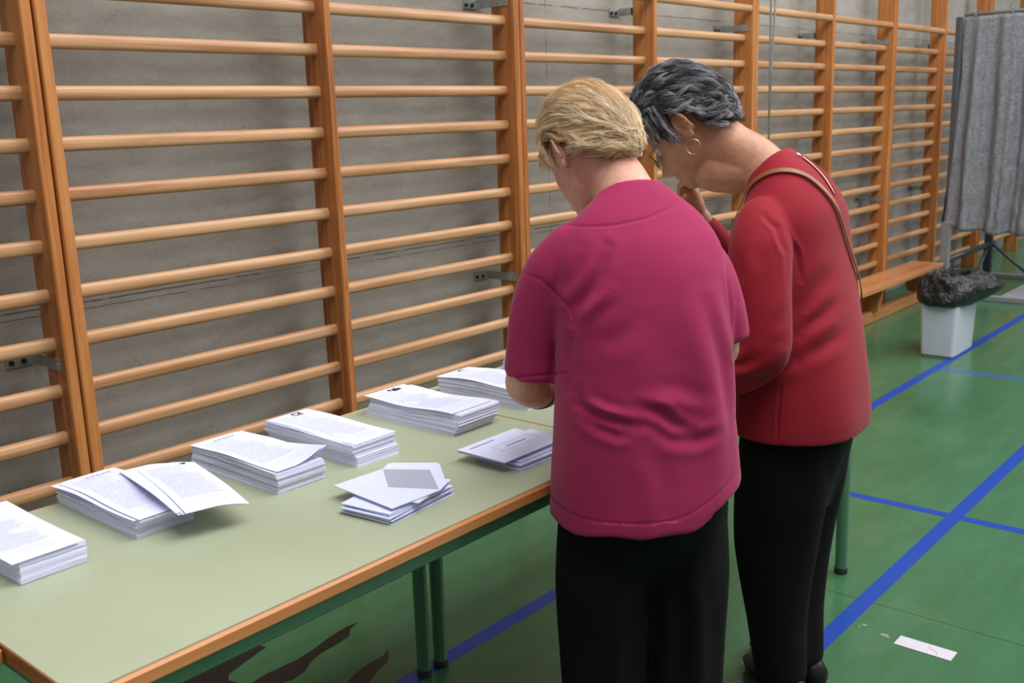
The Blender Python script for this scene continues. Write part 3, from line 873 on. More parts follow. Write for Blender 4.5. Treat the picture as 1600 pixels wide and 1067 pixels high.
# body coordinates used below: x = the person's left, y = forward, z = up (metres);
# the root empty stands on the floor between the feet and turns the person.
def trunk(mb, rings, n=48, e=2.3, cap=True):
    """rings: (l, f, z, half width, half depth, lean degrees)"""
    R = []
    fine = []
    m = len(rings)
    for i in range(m - 1):
        p0, p1, p2, p3 = (np.array(rings[q], float) for q in (max(i - 1, 0), i, i + 1, min(i + 2, m - 1)))
        for k in range(5):
            t = k / 5
            fine.append(.5 * ((2 * p1) + (-p0 + p2) * t + (2 * p0 - 5 * p1 + 4 * p2 - p3) * t * t + (-p0 + 3 * p1 - 3 * p2 + p3) * t ** 3))
    fine.append(np.array(rings[-1], float))
    for (l, f, z, a, b, lean) in fine:
        c, s_ = math.cos(math.radians(lean)), math.sin(math.radians(lean))
        P = []
        for k in range(n):
            w = 2 * math.pi * k / n
            cx = math.copysign(abs(math.cos(w)) ** (2 / e), math.cos(w)) * a
            cy = math.copysign(abs(math.sin(w)) ** (2 / e), math.sin(w)) * b
            P.append((l + cx, f + cy * c, z - cy * s_))
        R.append(P)
    return loft_rings(mb, R, cap, cap)
def limb(mb, pts, rad, n=24, flat=None, open_end=False):
    """smooth tapering tube through the points with rounded ends"""
    P = [Vector(p) for p in pts]; Q = []; RR = []
    m = len(P)
    for i in range(m - 1):
        p0, p1, p2, p3 = P[max(i - 1, 0)], P[i], P[i + 1], P[min(i + 2, m - 1)]
        for k in range(6):
            t = k / 6
            Q.append(.5 * ((2 * p1) + (-p0 + p2) * t + (2 * p0 - 5 * p1 + 4 * p2 - p3) * t * t + (-p0 + 3 * p1 - 3 * p2 + p3) * t ** 3))
            RR.append(rad[i] * (1 - t) + rad[i + 1] * t)
    Q.append(P[-1]); RR.append(rad[-1])
    d0 = (Q[0] - Q[1]).normalized(); d1 = (Q[-1] - Q[-2]).normalized(); r0, r1 = RR[0], RR[-1]
    Q = [Q[0] + d0 * r0 * .75, Q[0] + d0 * r0 * .45] + Q
    RR = [r0 * .45, r0 * .85] + RR
    if not open_end:
        Q += [Q[-1] + d1 * r1 * .45, Q[-1] + d1 * r1 * .75]; RR += [r1 * .85, r1 * .45]
    return mb.tube(Q, RR, n, flat=flat)

def hand(mb, wrist, dirv, palm_n, side, curl=.5, s=1.0):
    """palm and five fingers; dirv: forearm direction, palm_n: palm normal, side: towards the thumb"""
    d = Vector(dirv).normalized(); n = Vector(palm_n); n = (n - d * n.dot(d)).normalized(); t = d.cross(n).normalized()
    if t.dot(Vector(side)) < 0: t = -t
    w = Vector(wrist)
    limb(mb, [w, w + d * .03 * s, w + d * .065 * s], [.020 * s, .026 * s, .028 * s], 16, flat=None)
    limb(mb, [w + d * .03 * s + t * .016 * s, w + d * .075 * s + t * .018 * s], [.015 * s, .014 * s], 12)
    limb(mb, [w + d * .03 * s - t * .016 * s, w + d * .072 * s - t * .020 * s], [.014 * s, .013 * s], 12)
    for i, (off, L) in enumerate(((.027, .066), (.009, .074), (-.009, .069), (-.026, .054))):
        p = w + d * .078 * s + t * off * s
        a1 = curl * .55 + .06 * i; a2 = a1 + curl * .9; a3 = a2 + curl * .6
        q = [p - d * .015 * s, p]
        for ang, fr in ((a1, .45), (a2, .32), (a3, .23)):
            q.append(q[-1] + (d * math.cos(ang) + n * math.sin(ang)) * L * fr * s)
        limb(mb, q, [.0085 * s, .0088 * s, .0082 * s, .0074 * s, .0062 * s], 10)
    p = w + d * .02 * s + t * .022 * s
    q = [p, p + (d * .7 + t * .7) * .028 * s, p + (d * .75 + t * .62 + n * .3) * .055 * s, p + (d * .85 + t * .35 + n * .5) * .074 * s]
    limb(mb, q, [.013 * s, .0115 * s, .0095 * s, .0072 * s], 10)

def head_pts(n=96, m=64, s=1.0, fat=0.0):
    """parametric head in head coordinates (x left, y face, z up), centre between the ears"""
    V = []
    for j in range(m + 1):
        el = -math.pi / 2 + math.pi * j / m
        for i in range(n):
            az = 2 * math.pi * i / n
            ux, uy, uz = math.cos(el) * math.sin(az), math.cos(el) * math.cos(az), math.sin(el)
            x, y, z = .073 * ux, .093 * uy, .112 * uz
            g = lambda cx, cz, sx, sz: math.exp(-((x - cx) / sx) ** 2 - ((z - cz) / sz) ** 2)
            if z < 0:
                t = -z / .112
                x *= 1 - (.30 - fat) * t ** 1.5
                if uy < 0: y *= 1 - .42 * t
                y += .058 * t * t
            if uy > 0:
                fr = min(1, uy * 1.4)
                y += fr * (.023 * g(0, -.034, .011, .013) + .012 * g(0, -.012, .009, .024) + .006 * g(-.012, -.037, .006, .007) + .006 * g(.012, -.037, .006, .007))
                y -= fr * .009 * (g(.031, .006, .016, .011) + g(-.031, .006, .016, .011))
                y += fr * .005 * (g(.028, .028, .02, .008) + g(-.028, .028, .02, .008))
                y += fr * (.006 * g(0, -.060, .020, .005) + .006 * g(0, -.072, .018, .005) - .005 * g(0, -.066, .024, .0025))
                y += fr * .006 * g(0, -.098, .020, .012)
                y += fr * .004 * (g(.042, -.022, .02, .018) + g(-.042, -.022, .02, .018))
            V.append((x * s, y * s, z * s))
    F = []
    for j in range(m):
        for i in range(n):
            F.append((j * n + i, j * n + (i + 1) % n, (j + 1) * n + (i + 1) % n, (j + 1) * n + i))
    return V, F
def ear_pts(side, s=1.0):
    """ear: helix rim, inner plate, lobe, tragus"""
    mb = MB()
    rim = []
    for k in range(15):
        a = math.radians(-60 + 285 * k / 14)
        rim.append((0, math.cos(a) * .0165 * -1, math.sin(a) * .029 + .004))
    rim = [(.0 + .0065 * max(0, -y / .0165) + .004, y - .004 * (z < -.01), z) for x, y, z in rim]
    mb.tube(rim, .0042, 8)
    P = []
    for k in range(24):
        a = 2 * math.pi * k / 24
        P.append((math.cos(a) * .0150, math.sin(a) * .0275 + .003))
    r0 = [(-.012, y, z) for y, z in P]; r1 = [(.001, y * .95, z * .95) for y, z in P]
    loft_rings(mb, [r0, r1])
    mb.tube([(.002, .002, -.018), (.003, .002, -.026), (.001, .003, -.033)], [.0075, .0085, .005], 10)
    mb.tube([(.000, .012, .0), (.004, .011, -.004), (.0, .011, -.010)], [.003, .005, .003], 8)
    mb.tube([(.003, -.004, .020), (.005, -.008, .006), (.003, -.004, -.010)], [.002, .003, .002], 8)
    V = [(side * (.0735 + x), -.010 + y, -.006 + z) for x, y, z in mb.v]
    # tilt the ear outwards at its back
    V = [((x + side * max(0, -(y + .004)) * .55), y, z) for x, y, z in V]
    return [(x * s, y * s, z * s) for x, y, z in V], (mb.f if side > 0 else [f[::-1] for f in mb.f])

def head_matrix(center, yaw, pitch, roll=0.0):
    """head frame in body coordinates: yaw to the person's left, pitch down (degrees)"""
    return Matrix.Translation(center) @ Matrix.Rotation(math.radians(yaw), 4, 'Z') @ Matrix.Rotation(math.radians(roll), 4, 'Y') @ Matrix.Rotation(math.radians(-pitch), 4, 'X')

def add_head(mb, Mh, s=1.0, fat=0.0):
    V, F = head_pts(s=s, fat=fat); mb.add([Mh @ Vector(v) for v in V], F)
    for sd in (1, -1):
        V, F = ear_pts(sd, s); mb.add([Mh @ Vector(v) for v in V], F)

def smooth01(x, a, b):
    t = np.clip((x - a) / (b - a), 0, 1); return t * t * (3 - 2 * t)
def folds(me, plane, specs, facing=None, lobes=.45):
    """press and raise folds along polylines. plane(co)->(N,2); specs: (points, width, amplitude)"""
    co = get_co(me); no = get_no(me)
    uv = plane(co); dsp = np.zeros(len(co))
    w = np.ones(len(co)) if facing is None else smooth01(no @ np.array(facing), .05, .45)
    for pts, width, amp in specs:
        best = np.full(len(co), 1e9); par = np.zeros(len(co))
        tot = len(pts) - 1
        for i in range(tot):
            a = np.array(pts[i]); b = np.array(pts[i + 1]); ab = b - a
            t = np.clip(((uv - a) @ ab) / (ab @ ab), 0, 1)
            d = np.linalg.norm(uv - (a + t[:, None] * ab), axis=1)
            m = d < best; best[m] = d[m]; par[m] = (i + t[m]) / tot
        fade = np.sin(np.pi * np.clip(par, .04, .96)) ** .6
        dsp += amp * np.exp(-(best / width) ** 2) * fade - amp * lobes * np.exp(-((best - width * 1.9) / width) ** 2) * fade
    set_co(me, co + no * (dsp * w)[:, None])
def drape(me, amp, sx, sz, seed):
    co = get_co(me); no = get_no(me)
    d = np.array([noise.noise(Vector((c[0] * sx + seed, c[1] * sx, c[2] * sz))) for c in co])
    set_co(me, co + no * (d * amp)[:, None])

def hair(parent, Mh, mats, scale, hairline, flow, n_clump, per, length, lift, seed, clump_r=.008, wave=.5, strand_r=.00034, tipr=.25, shade=(.2, .9), part_name='hair', seg=11, extra=None, jitter=.14, axes=(.079, .099, .118), ear=(.026, .036)):
    """combed strands growing over the head ellipsoid; hairline(az)->lowest z allowed; flow(u)->direction"""
    rg = np.random.default_rng(seed)
    ax = np.array(axes) * scale
    Vout = []; Fout = []; Sh = []
    guides = []
    tries = 0
    while len(guides) < n_clump and tries < n_clump * 60:
        tries += 1
        u = rg.normal(size=3); u /= np.linalg.norm(u)
        az = math.degrees(math.atan2(abs(u[0]), u[1]))
        if u[2] < hairline(az): continue
        guides.append(u)
    vcount = 0
    seg_i = np.arange(seg)
    for u0 in guides:
        Lc = length(u0) * rg.uniform(.75, 1.2)
        step = Lc / (seg - 1)
        jit = rg.normal(size=3) * jitter
        ph = rg.uniform(0, 6.28); wf = rg.uniform(.8, 1.5); wa = wave * rg.uniform(.3, 1.0)
        lf = lift * rg.uniform(.2, 1.6)
        cs = np.clip(rg.normal(.5, .27), 0, 1)
        u = u0.copy(); P = []
        for k in range(seg):
            t = k / (seg - 1)
            base = u * ax
            rad = 1.0 + .03
            P.append(base * rad + u * (lf * (4 * t * (1 - t) * .5 + t * .7)) * .01)
            f = np.array(flow(u)) + jit
            f = f - u * (f @ u); f /= (np.linalg.norm(f) + 1e-6)
            side = np.cross(u, f)
            d = f + side * wa * (t ** .7) * math.sin(ph + t * 6.28 * wf)
            d /= np.linalg.norm(d)
            u = u + d * (step / (ax.mean()))
            u /= np.linalg.norm(u)
        P = np.array(P)
        eq = ((P[:, 1] + .003 * scale) / ear[0]) ** 2 + ((P[:, 2] + .024 * scale) / ear[1]) ** 2
        if np.any((eq < 1) & (np.abs(P[:, 0]) > .045)): continue
        if extra is not None: P = extra(P, u0, rg, seg)
        nn = per
        off = rg.normal(size=(nn, 3)) * clump_r
        rn = u0 / np.linalg.norm(u0)
        off -= np.outer(off @ rn, rn) * .6
        for q in range(nn):
            tt = seg_i / (seg - 1)
            conv = 1 - (1 - tipr) * tt ** 1.3
            Q = P + off[q][None, :] * conv[:, None]
            cut = rg.uniform(.72, 1.0)
            Q = P[0] + off[q] + (Q - Q[0])
            # shorten
            idx = tt * cut * (seg - 1)
            lo = np.floor(idx).astype(int); hi = np.minimum(lo + 1, seg - 1); fr = (idx - lo)[:, None]
            Q = Q[lo] * (1 - fr) + Q[hi] * fr
            Q += np.outer(np.sin(tt * 9 + rg.uniform(0, 6)), rg.normal(size=3)) * .0008
            T = np.gradient(Q, axis=0); T /= (np.linalg.norm(T, axis=1)[:, None] + 1e-9)
            N1 = np.cross(T, rn); N1 /= (np.linalg.norm(N1, axis=1)[:, None] + 1e-9)
            N2 = np.cross(T, N1)
            rr_ = strand_r * (1 - .75 * tt ** 3)[:, None]
            ringv = np.stack([Q + N1 * rr_, Q - N1 * rr_ * .5 + N2 * rr_ * .87, Q - N1 * rr_ * .5 - N2 * rr_ * .87], 1)
            Vout.append(ringv.reshape(-1, 3))
            Sh.append(np.full(seg * 3, np.clip(shade[0] + (shade[1] - shade[0]) * (cs * .6 + rg.uniform(0, 1) * .4), 0, 1)))
            b_ = vcount + (seg_i[:-1] * 3)[:, None]
            f_ = np.concatenate([np.stack([b_[:, 0] + a, b_[:, 0] + (a + 1) % 3, b_[:, 0] + 3 + (a + 1) % 3, b_[:, 0] + 3 + a], 1) for a in range(3)])
            Fout.append(f_)
            vcount += seg * 3
    V = np.concatenate(Vout); F = np.concatenate(Fout); S = np.concatenate(Sh)
    Mn = np.array(Mh); V = V @ Mn[:3, :3].T + Mn[:3, 3]
    me = bpy.data.meshes.new(part_name)
    me.vertices.add(len(V)); me.vertices.foreach_set('co', V.ravel())
    me.loops.add(len(F) * 4); me.loops.foreach_set('vertex_index', F.ravel().astype(np.int32))
    me.polygons.add(len(F)); me.polygons.foreach_set('loop_start', np.arange(0, len(F) * 4, 4, dtype=np.int32))
    me.update(calc_edges=True)
    at = me.attributes.new('shade', 'FLOAT', 'POINT'); at.data.foreach_set('value', S)
    o = mesh_obj(part_name, me, mats[0], parent)
    return o
def hair_cap(parent, Mh, mat, scale, hairline, axes=(.079, .099, .118)):
    """solid under-layer of hair following the skull"""
    n, m = 96, 64; V = []; ok = {}
    for j in range(m + 1):
        el = -math.pi / 2 + math.pi * j / m
        for i in range(n):
            a = 2 * math.pi * i / n
            u = (math.cos(el) * math.sin(a), math.cos(el) * math.cos(a), math.sin(el))
            az = math.degrees(math.atan2(abs(u[0]), u[1]))
            ok[j, i] = u[2] > hairline(az) + .03
            k = 1.035
            V.append(Vector((u[0] * axes[0] * k * scale, u[1] * axes[1] * k * scale, u[2] * axes[2] * k * scale)))
    F = []
    for j in range(m):
        for i in range(n):
            i2 = (i + 1) % n
            if ok[j, i] and ok[j, i2] and ok[j + 1, i] and ok[j + 1, i2]:
                F.append((j * n + i, j * n + i2, (j + 1) * n + i2, (j + 1) * n + i))
    mb = MB(); mb.add([Mh @ v for v in V], F)
    o = mb.build('hair_underlayer', mat, parent, smooth=True)
    s = o.modifiers.new('s', 'SOLIDIFY'); s.thickness = .012; s.offset = -1
    return o
def interp(az, tab):
    for (a0, v0), (a1, v1) in zip(tab[:-1], tab[1:]):
        if az <= a1: return v0 + (v1 - v0) * (az - a0) / (a1 - a0)
    return tab[-1][1]
def eyes(parent, Mh, s=1.0):
    for sd in (1, -1):
        c = Mh @ Vector((sd * .031 * s, .0755 * s, .006 * s))
        mb = MB(); n = 14; V = []; F = []
        for j in range(9):
            el = -math.pi / 2 + math.pi * j / 8
            for i in range(n):
                a = 2 * math.pi * i / n
                V.append(c + Vector((math.cos(el) * math.cos(a), math.cos(el) * math.sin(a), math.sin(el))) * .0115 * s)
        for j in range(8):
            for i in range(n): F.append((j * n + i, j * n + (i + 1) % n, (j + 1) * n + (i + 1) % n, (j + 1) * n + i))
        mb.add(V, F); e = mb.build('eye', M['eye'], parent, smooth=True)
        d = (Mh.to_3x3() @ Vector((0, 1, -.25))).normalized()
        MB().tube([c + d * .0095 * s, c + d * .0118 * s], [.0055 * s, .0045 * s], 14).build('iris', M['iris'], e)
def ribbon_on(bvh, pts, width, off, name, mat, parent, th=.0016, n=60, ray=None):
    """flat strap laid on a surface along the points"""
    P = [Vector(p) for p in pts]; Q = []
    m = len(P)
    for i in range(m - 1):
        p0, p1, p2, p3 = P[max(i - 1, 0)], P[i], P[i + 1], P[min(i + 2, m - 1)]
        for k in range(8):
            t = k / 8
            Q.append(.5 * ((2 * p1) + (-p0 + p2) * t + (2 * p0 - 5 * p1 + 4 * p2 - p3) * t * t + (-p0 + 3 * p1 - 3 * p2 + p3) * t ** 3))
    Q.append(P[-1])
    S = []; N = []
    for q in Q:
        loc, nor, idx, d = bvh.find_nearest(q)
        S.append(loc); N.append(nor)
    for _ in range(3):
        N = [(N[max(i - 1, 0)] + N[i] * 2 + N[min(i + 1, len(N) - 1)]).normalized() for i in range(len(N))]
        S = [(S[max(i - 1, 0)] + S[i] * 2 + S[min(i + 1, len(S) - 1)]) / 4 for i in range(len(S))]
    for i in range(len(S)):
        loc, nor, idx, d = bvh.find_nearest(S[i]); S[i] = loc
    V = []; F = []
    for i, (p, nn) in enumerate(zip(S, N)):
        t = (S[min(i + 1, len(S) - 1)] - S[max(i - 1, 0)]).normalized()
        b = nn.cross(t).normalized()
        for a, h in ((-.5, off), (.5, off), (.5, off + th), (-.5, off + th)): V.append(p + b * width * a + nn * h)
    for i in range(len(S) - 1):
        for k in range(4): F.append((i * 4 + k, i * 4 + (k + 1) % 4, i * 4 + 4 + (k + 1) % 4, i * 4 + 4 + k))
    F.append((0, 1, 2, 3)); F.append(tuple(len(V) - 4 + k for k in (3, 2, 1, 0)))
    o = MB().add(V, F).build(name, mat, parent, auto=40)
    return o
def bvh_of(me):
    return BVHTree.FromPolygons([v.co.copy() for v in me.vertices], [tuple(p.vertices) for p in me.polygons])

def shoe(parent, lx, fy, yaw, z0=0.0):
    """low black leather shoe with a strap, sole and toe"""
    R = Matrix.Translation((lx, fy, z0)) @ Matrix.Rotation(math.radians(yaw), 4, 'Z')
    rings = []
    for (y, w, h, zb) in ((-.062, .010, .030, .012), (-.055, .024, .062, .010), (-.03, .032, .078, .010), (.0, .034, .082, .010), (.05, .038, .066, .010), (.09, .043, .056, .010), (.13, .042, .048, .010), (.165, .030, .036, .012), (.178, .012, .022, .014)):
        ring = []
        for k in range(20):
            a = 2 * math.pi * k / 20
            z = math.sin(a)
            ring.append(R @ Vector((math.cos(a) * w, y, zb + (h - zb) * (.5 + .5 * z))))
        rings.append(ring)
    mb = MB(); loft_rings(mb, rings); sh = mb.build('shoe', M['shoe'], parent, smooth=True)
    mb = MB(); P0 = []; P1 = []
    for k in range(28):
        a = 2 * math.pi * k / 28
        y = .058 + math.sin(a) * .124; w = .036 + .007 * math.sin(a)
        P0.append(R @ Vector((math.cos(a) * w * 1.02, y, 0.0))); P1.append(R @ Vector((math.cos(a) * w * 1.05, y, .016)))
    loft_rings(mb, [P0, P1]); mb.build('sole', M['rubber'], sh)

# ======================== woman in magenta ========================
A = empty('person', (1.495, .995, 0), math.radians(56 - 90))
tag(A, 'person with short blonde hair in a magenta short-sleeved shirt, bent over the ballots', 'person')
MhA = head_matrix((.022, .194, 1.353), -14, 46, -3)
MhA2 = MhA @ Matrix.Translation((0, -.006, .020)); AXA = (.080, .098, .117)
body = MB()
trunk(body, [(0, 0, .70, .136, .100, 0), (0, 0, .80, .140, .105, 0), (-.004, .004, .90, .145, .115, 0), (-.008, .015, 1.02, .145, .11, 4), (-.008, .03, 1.12, .15, .105, 10), (-.008, .045, 1.19, .15, .09, 16), (-.01, .06, 1.235, .115, .07, 22), (-.012, .085, 1.275, .066, .052, 32)], 40)
limb(body, [(-.012, .075, 1.25), (-.008, .115, 1.295), (.006, .150, 1.335), (.016, .175, 1.37)], [.062, .054, .052, .055], 28)
for sx in (1, -1):
    limb(body, [(sx * .075, 0, .76), (sx * .08, .01, .60), (sx * .08, .015, .44), (sx * .08, 0, .26), (sx * .08, -.01, .10)], [.085, .075, .055, .048, .036], 24)
limb(body, [(.12, .075, 1.17), (.160, .092, 1.08), (.178, .108, .98), (.186, .118, .936)], [.045, .042, .043, .041], 22)
limb(body, [(.186, .118, .936), (.155, .155, .915), (.10, .225, .893), (.075, .268, .885)], [.038, .037, .027, .023], 22)
hand(body, (.075, .27, .885), (-.6, .7, .05), (-.5, -.4, -.6), (0, 0, 1), .55, .92)
limb(body, [(-.12, .05, 1.17), (-.152, .022, 1.08), (-.166, .030, .990)], [.045, .041, .038], 22)
limb(body, [(-.166, .030, .990), (-.14, .12, .955), (-.09, .24, .945)], [.038, .033, .023], 22)
hand(body, (-.09, .24, .945), (.45, .8, .0), (.5, -.2, -.6), (0, 0, 1), .55, .92)
add_head(body, MhA, .98, .06)
meA = remesh(body, .0034, 2)
mesh_obj('body', meA, M['skinA'], A)
eyes(A, MhA, .98)
# shirt
sh = MB()
trunk(sh, [(.0, -.005, .712, .175, .147, 0), (0, -.005, .722, .175, .147, 0), (0, -.004, .75, .173, .145, 0), (0, -.002, .80, .169, .142, 0), (-.002, .002, .88, .163, .138, 0), (-.006, .010, .98, .158, .134, 2), (-.008, .020, 1.05, .158, .132, 5),
           (-.008, .032, 1.12, .160, .124, 10), (-.008, .044, 1.175, .156, .110, 15), (-.009, .057, 1.213, .140, .094, 20), (-.010, .070, 1.243, .116, .080, 25), (-.011, .082, 1.266, .086, .068, 30), (-.011, .092, 1.282, .066, .060, 34)], 56, 2.35)
limb(sh, [(.095, .060, 1.195), (.132, .078, 1.150), (.160, .092, 1.08), (.173, .102, 1.01), (.178, .108, .958)], [.056, .060, .055, .052, .053], 28, open_end=True)
limb(sh, [(-.100, .05, 1.185), (-.132, .036, 1.14), (-.152, .020, 1.08), (-.166, .018, 1.015)], [.054, .056, .051, .050], 28, open_end=True)
ms = remesh(sh, .0055, 3)
ms = subdivide(ms, 1)
drape(ms, .005, 9, 4, 3.1)
plane_back = lambda co: np.stack([-co[:, 0], co[:, 2]], 1)      # seen from behind: right is +
folds(ms, plane_back, [
    ([(-.142, 1.080), (-.136, 1.110), (-.114, 1.142), (-.098, 1.170), (-.080, 1.21)], .009, -.0065),
    ([(-.132, 1.085), (-.112, 1.112), (-.085, 1.140)], .010, .0045),
    ([(-.155, 1.12), (-.138, 1.155), (-.118, 1.205)], .011, -.004),
    ([(-.120, 1.050), (-.085, 1.060), (-.05, 1.085)], .016, -.003),
    ([(-.152, .972), (-.137, .940), (-.112, .926), (-.085, .916), (-.05, .912)], .008, -.006),
    ([(-.146, .934), (-.120, .908), (-.094, .898), (-.066, .902)], .009, -.005),
    ([(-.140, .952), (-.110, .938), (-.08, .932)], .008, .004),
    ([(-.058, .946), (-.02, .932), (.005, .908), (.035, .892)], .009, -.0065),
    ([(-.045, .918), (.0, .885), (.05, .868), (.09, .862)], .012, -.0045),
    ([(-.04, .955), (.01, .948), (.06, .925)], .014, .004),
    ([(-.02, 1.12), (-.01, 1.02), (-.015, .96)], .030, -.003),
    ([(.07, 1.14), (.11, 1.00), (.125, .88), (.12, .75)], .020, -.004),
    ([(.10, 1.12), (.135, 1.0), (.148, .88)], .014, .004),
    ([(.02, 1.05), (.04, .95), (.045, .80)], .026, -.003),
    ([(-.06, .86), (-.05, .80), (-.055, .74)], .018, .003),
    ([(.150, 1.16), (.150, 1.08), (.145, 1.0)], .006, -.005),
], (0, -1, 0))
folds(ms, plane_back, [([(-.146, 1.06), (-.150, 1.01), (-.151, .960)], .0060, -.008)], (0, -1, 0), 0)
folds(ms, plane_back, [([(-.20, 1.158), (-.178, 1.150), (-.160, 1.132), (-.143, 1.104), (-.138, 1.078), (-.141, 1.05)], .0026, -.0026)], (.6, -.75, .1), 0)
# sewn seams as fine grooves: back yoke, armhole, hems
folds(ms, plane_back, [([(-.175, 1.240), (-.12, 1.240), (-.06, 1.243), (0, 1.252), (.06, 1.268), (.13, 1.30)], .0022, -.0020)], (0, -1, .2), 0)
co = get_co(ms); no = get_no(ms)
def groove(val, pos, w, amp, mask):
    global co
    co = co - no * (amp * np.exp(-((val - pos) / w) ** 2) * mask)[:, None]
trunkmask = (np.abs(co[:, 0]) < .15).astype(float)
groove(co[:, 2], .744, .0020, .0014, np.ones(len(co)))
slv = (co[:, 0] > .11).astype(float) * smooth01(co[:, 0], .10, .13)
groove(co[:, 2] + .28 * (co[:, 1] - .10), .957 - .0, .0022, .002, slv * (co[:, 2] < .99))
co[:, 2] += .055 * smooth01(-co[:, 0], -.02, .17) * (1 - smooth01(co[:, 2], .74, 1.0))
co[:, 2] += np.where(co[:, 2] < .74, .004 * np.sin(co[:, 0] * 26) + .003 * np.sin(co[:, 0] * 61 + 1), 0)
set_co(ms, co)
shirtA = mesh_obj('shirt', ms, M['magenta'], A)
# trousers
tr = MB()
trunk(tr, [(0, .003, .56, .135, .040, 0), (0, .002, .62, .152, .085, 0), (0, 0, .67, .160, .112, 0), (0, 0, .74, .160, .128, 0), (0, 0, .82, .156, .126, 0), (0, .002, .87, .152, .122, 0)], 40)
for sx in (1, -1):
    limb(tr, [(sx * .075, 0, .70), (sx * .080, .004, .58), (sx * .082, .010, .42), (sx * .080, .0, .22), (sx * .080, -.012, .05)], [.088, .090, .085, .079, .076], 30)
mt = remesh(tr, .008, 3); mt = subdivide(mt, 1); drape(mt, .010, 14, 2.2, 8.8)
folds(mt, plane_back, [([(-.01, .66), (.005, .5), (.0, .3), (.0, .1)], .014, -.008), ([(-.10, .6), (-.085, .4), (-.09, .1)], .02, .005), ([(.06, .62), (.08, .4), (.09, .1)], .018, .005), ([(.02, .65), (.05, .5), (.04, .3)], .015, -.005)], (0, -1, 0))
mesh_obj('trousers', mt, M['black_cloth'], A)
for sx in (1, -1): shoe(A, sx * .085, -.005, -6 * sx)
# wristwatch
wd = (Vector((.10, .225, .893)) - Vector((.155, .155, .915))).normalized()
wp = Vector((.144, .169, .9106))
wa = MB(); u1 = wd.cross(Vector((0, 0, 1))).normalized(); u2 = wd.cross(u1)
for q in (-.014, .014):
    pass
ringsW = []
for q, r_ in ((-.013, .034), (-.012, .0385), (.012, .0375), (.013, .033)):
    ringsW.append([wp + wd * q + u1 * math.cos(2 * math.pi * k / 28) * r_ + u2 * math.sin(2 * math.pi * k / 28) * r_ for k in range(28)])
loft_rings(wa, ringsW); wt = wa.build('wristwatch', M['watch'], A, auto=50)
MB().tube([wp + u1 * -.030, wp + u1 * -.042], .019, 24).build('watch_case', M['watch'], wt, auto=50)
# hair
hlA = lambda az: interp(az, [(0, .50), (50, .35), (68, .0), (80, -.18), (86, .0), (100, .0), (110, -.45), (150, -.70), (180, -.74)])
hair_cap(A, MhA2, M['cap_blonde'], .98, lambda az: hlA(az) + (.24 if az < 112 else .03), AXA)
def flowA(u):
    if u[1] > .05 and u[2] < .35: return (0, -.25, -1.0)
    return (-.38, -1.0, -.75 if u[1] < .4 else -.15)
def flipA(P, u0, rg, seg):
    # ends near the nape and behind the ears flick outwards
    t = np.linspace(0, 1, seg)
    low = max(0, .25 - P[-1][2] / .11)
    k = min(1.0, low) * rg.uniform(.0, 1.0)
    out = P[-1] / np.linalg.norm(P[-1])
    P = P + np.outer(t ** 2.4, out) * .016 * k
    P = P + np.outer(np.sin(t * 7 + rg.uniform(0, 6)) * t, np.cross(out, [0, 0, 1])) * .006 * (.4 + low)
    return P
hairA = hair(A, MhA2, [M['hair_blonde']], .98 * 1.03, hlA, flowA, 820, 26, lambda u: .032 if (u[1] > .0 and u[2] < .3) else (.105 if u[2] > .2 else .062), .9, 5, clump_r=.0050, wave=.5, strand_r=.00040, shade=(.0, 1.0), extra=flipA, jitter=.10, seg=14, ear=(.020, .030), axes=AXA)
hairA['kind'] = 'stuff'

# ======================== woman in red ========================
B = empty('person', (2.173, 1.009, 0), math.radians(97 - 90))
tag(B, 'person with short grey hair, glasses and hoop earring in a long-sleeved crimson blouse', 'person')
MhB = head_matrix((.035, .246, 1.396), -8, 46, 0)
body = MB()
trunk(body, [(0, 0, .72, .160, .105, 0), (0, 0, .82, .150, .10, 0), (0, .0, .92, .145, .10, 0), (-.004, .008, 1.04, .15, .10, 4), (-.006, .02, 1.14, .16, .095, 12), (-.004, .035, 1.22, .15, .08, 20), (0, .052, 1.27, .105, .062, 30), (.004, .075, 1.305, .064, .054, 40)], 40)
limb(body, [(0, .055, 1.265), (.006, .110, 1.318), (.014, .158, 1.348), (.022, .200, 1.380)], [.058, .056, .054, .056], 28)
for sx in (1, -1):
    limb(body, [(sx * .070, 0, .76), (sx * .068, .008, .62), (sx * .058, .012, .48), (sx * .050, .006, .30), (sx * .046, .0, .155)], [.080, .070, .052, .042, .034], 24)
limb(body, [(.155, .03, 1.19), (.190, .012, 1.08), (.200, .0, .96)], [.046, .042, .038], 22)
limb(body, [(.200, .0, .96), (.185, .09, .91), (.165, .195, .868)], [.038, .032, .023], 22)
hand(body, (.165, .195, .868), (-.1, .9, -.14), (0, -.3, -1), (-1, 0, 0), .35, .95)
limb(body, [(-.150, .03, 1.19), (-.170, .10, 1.09), (-.12, .20, 1.06)], [.046, .042, .037], 22)
limb(body, [(-.12, .20, 1.06), (-.07, .235, 1.13), (-.030, .248, 1.195)], [.037, .030, .023], 22)
hand(body, (-.030, .248, 1.195), (.35, .30, .85), (.3, -.8, .2), (0, 1, .2), 1.0, .9)
add_head(body, MhB, .99, .02)
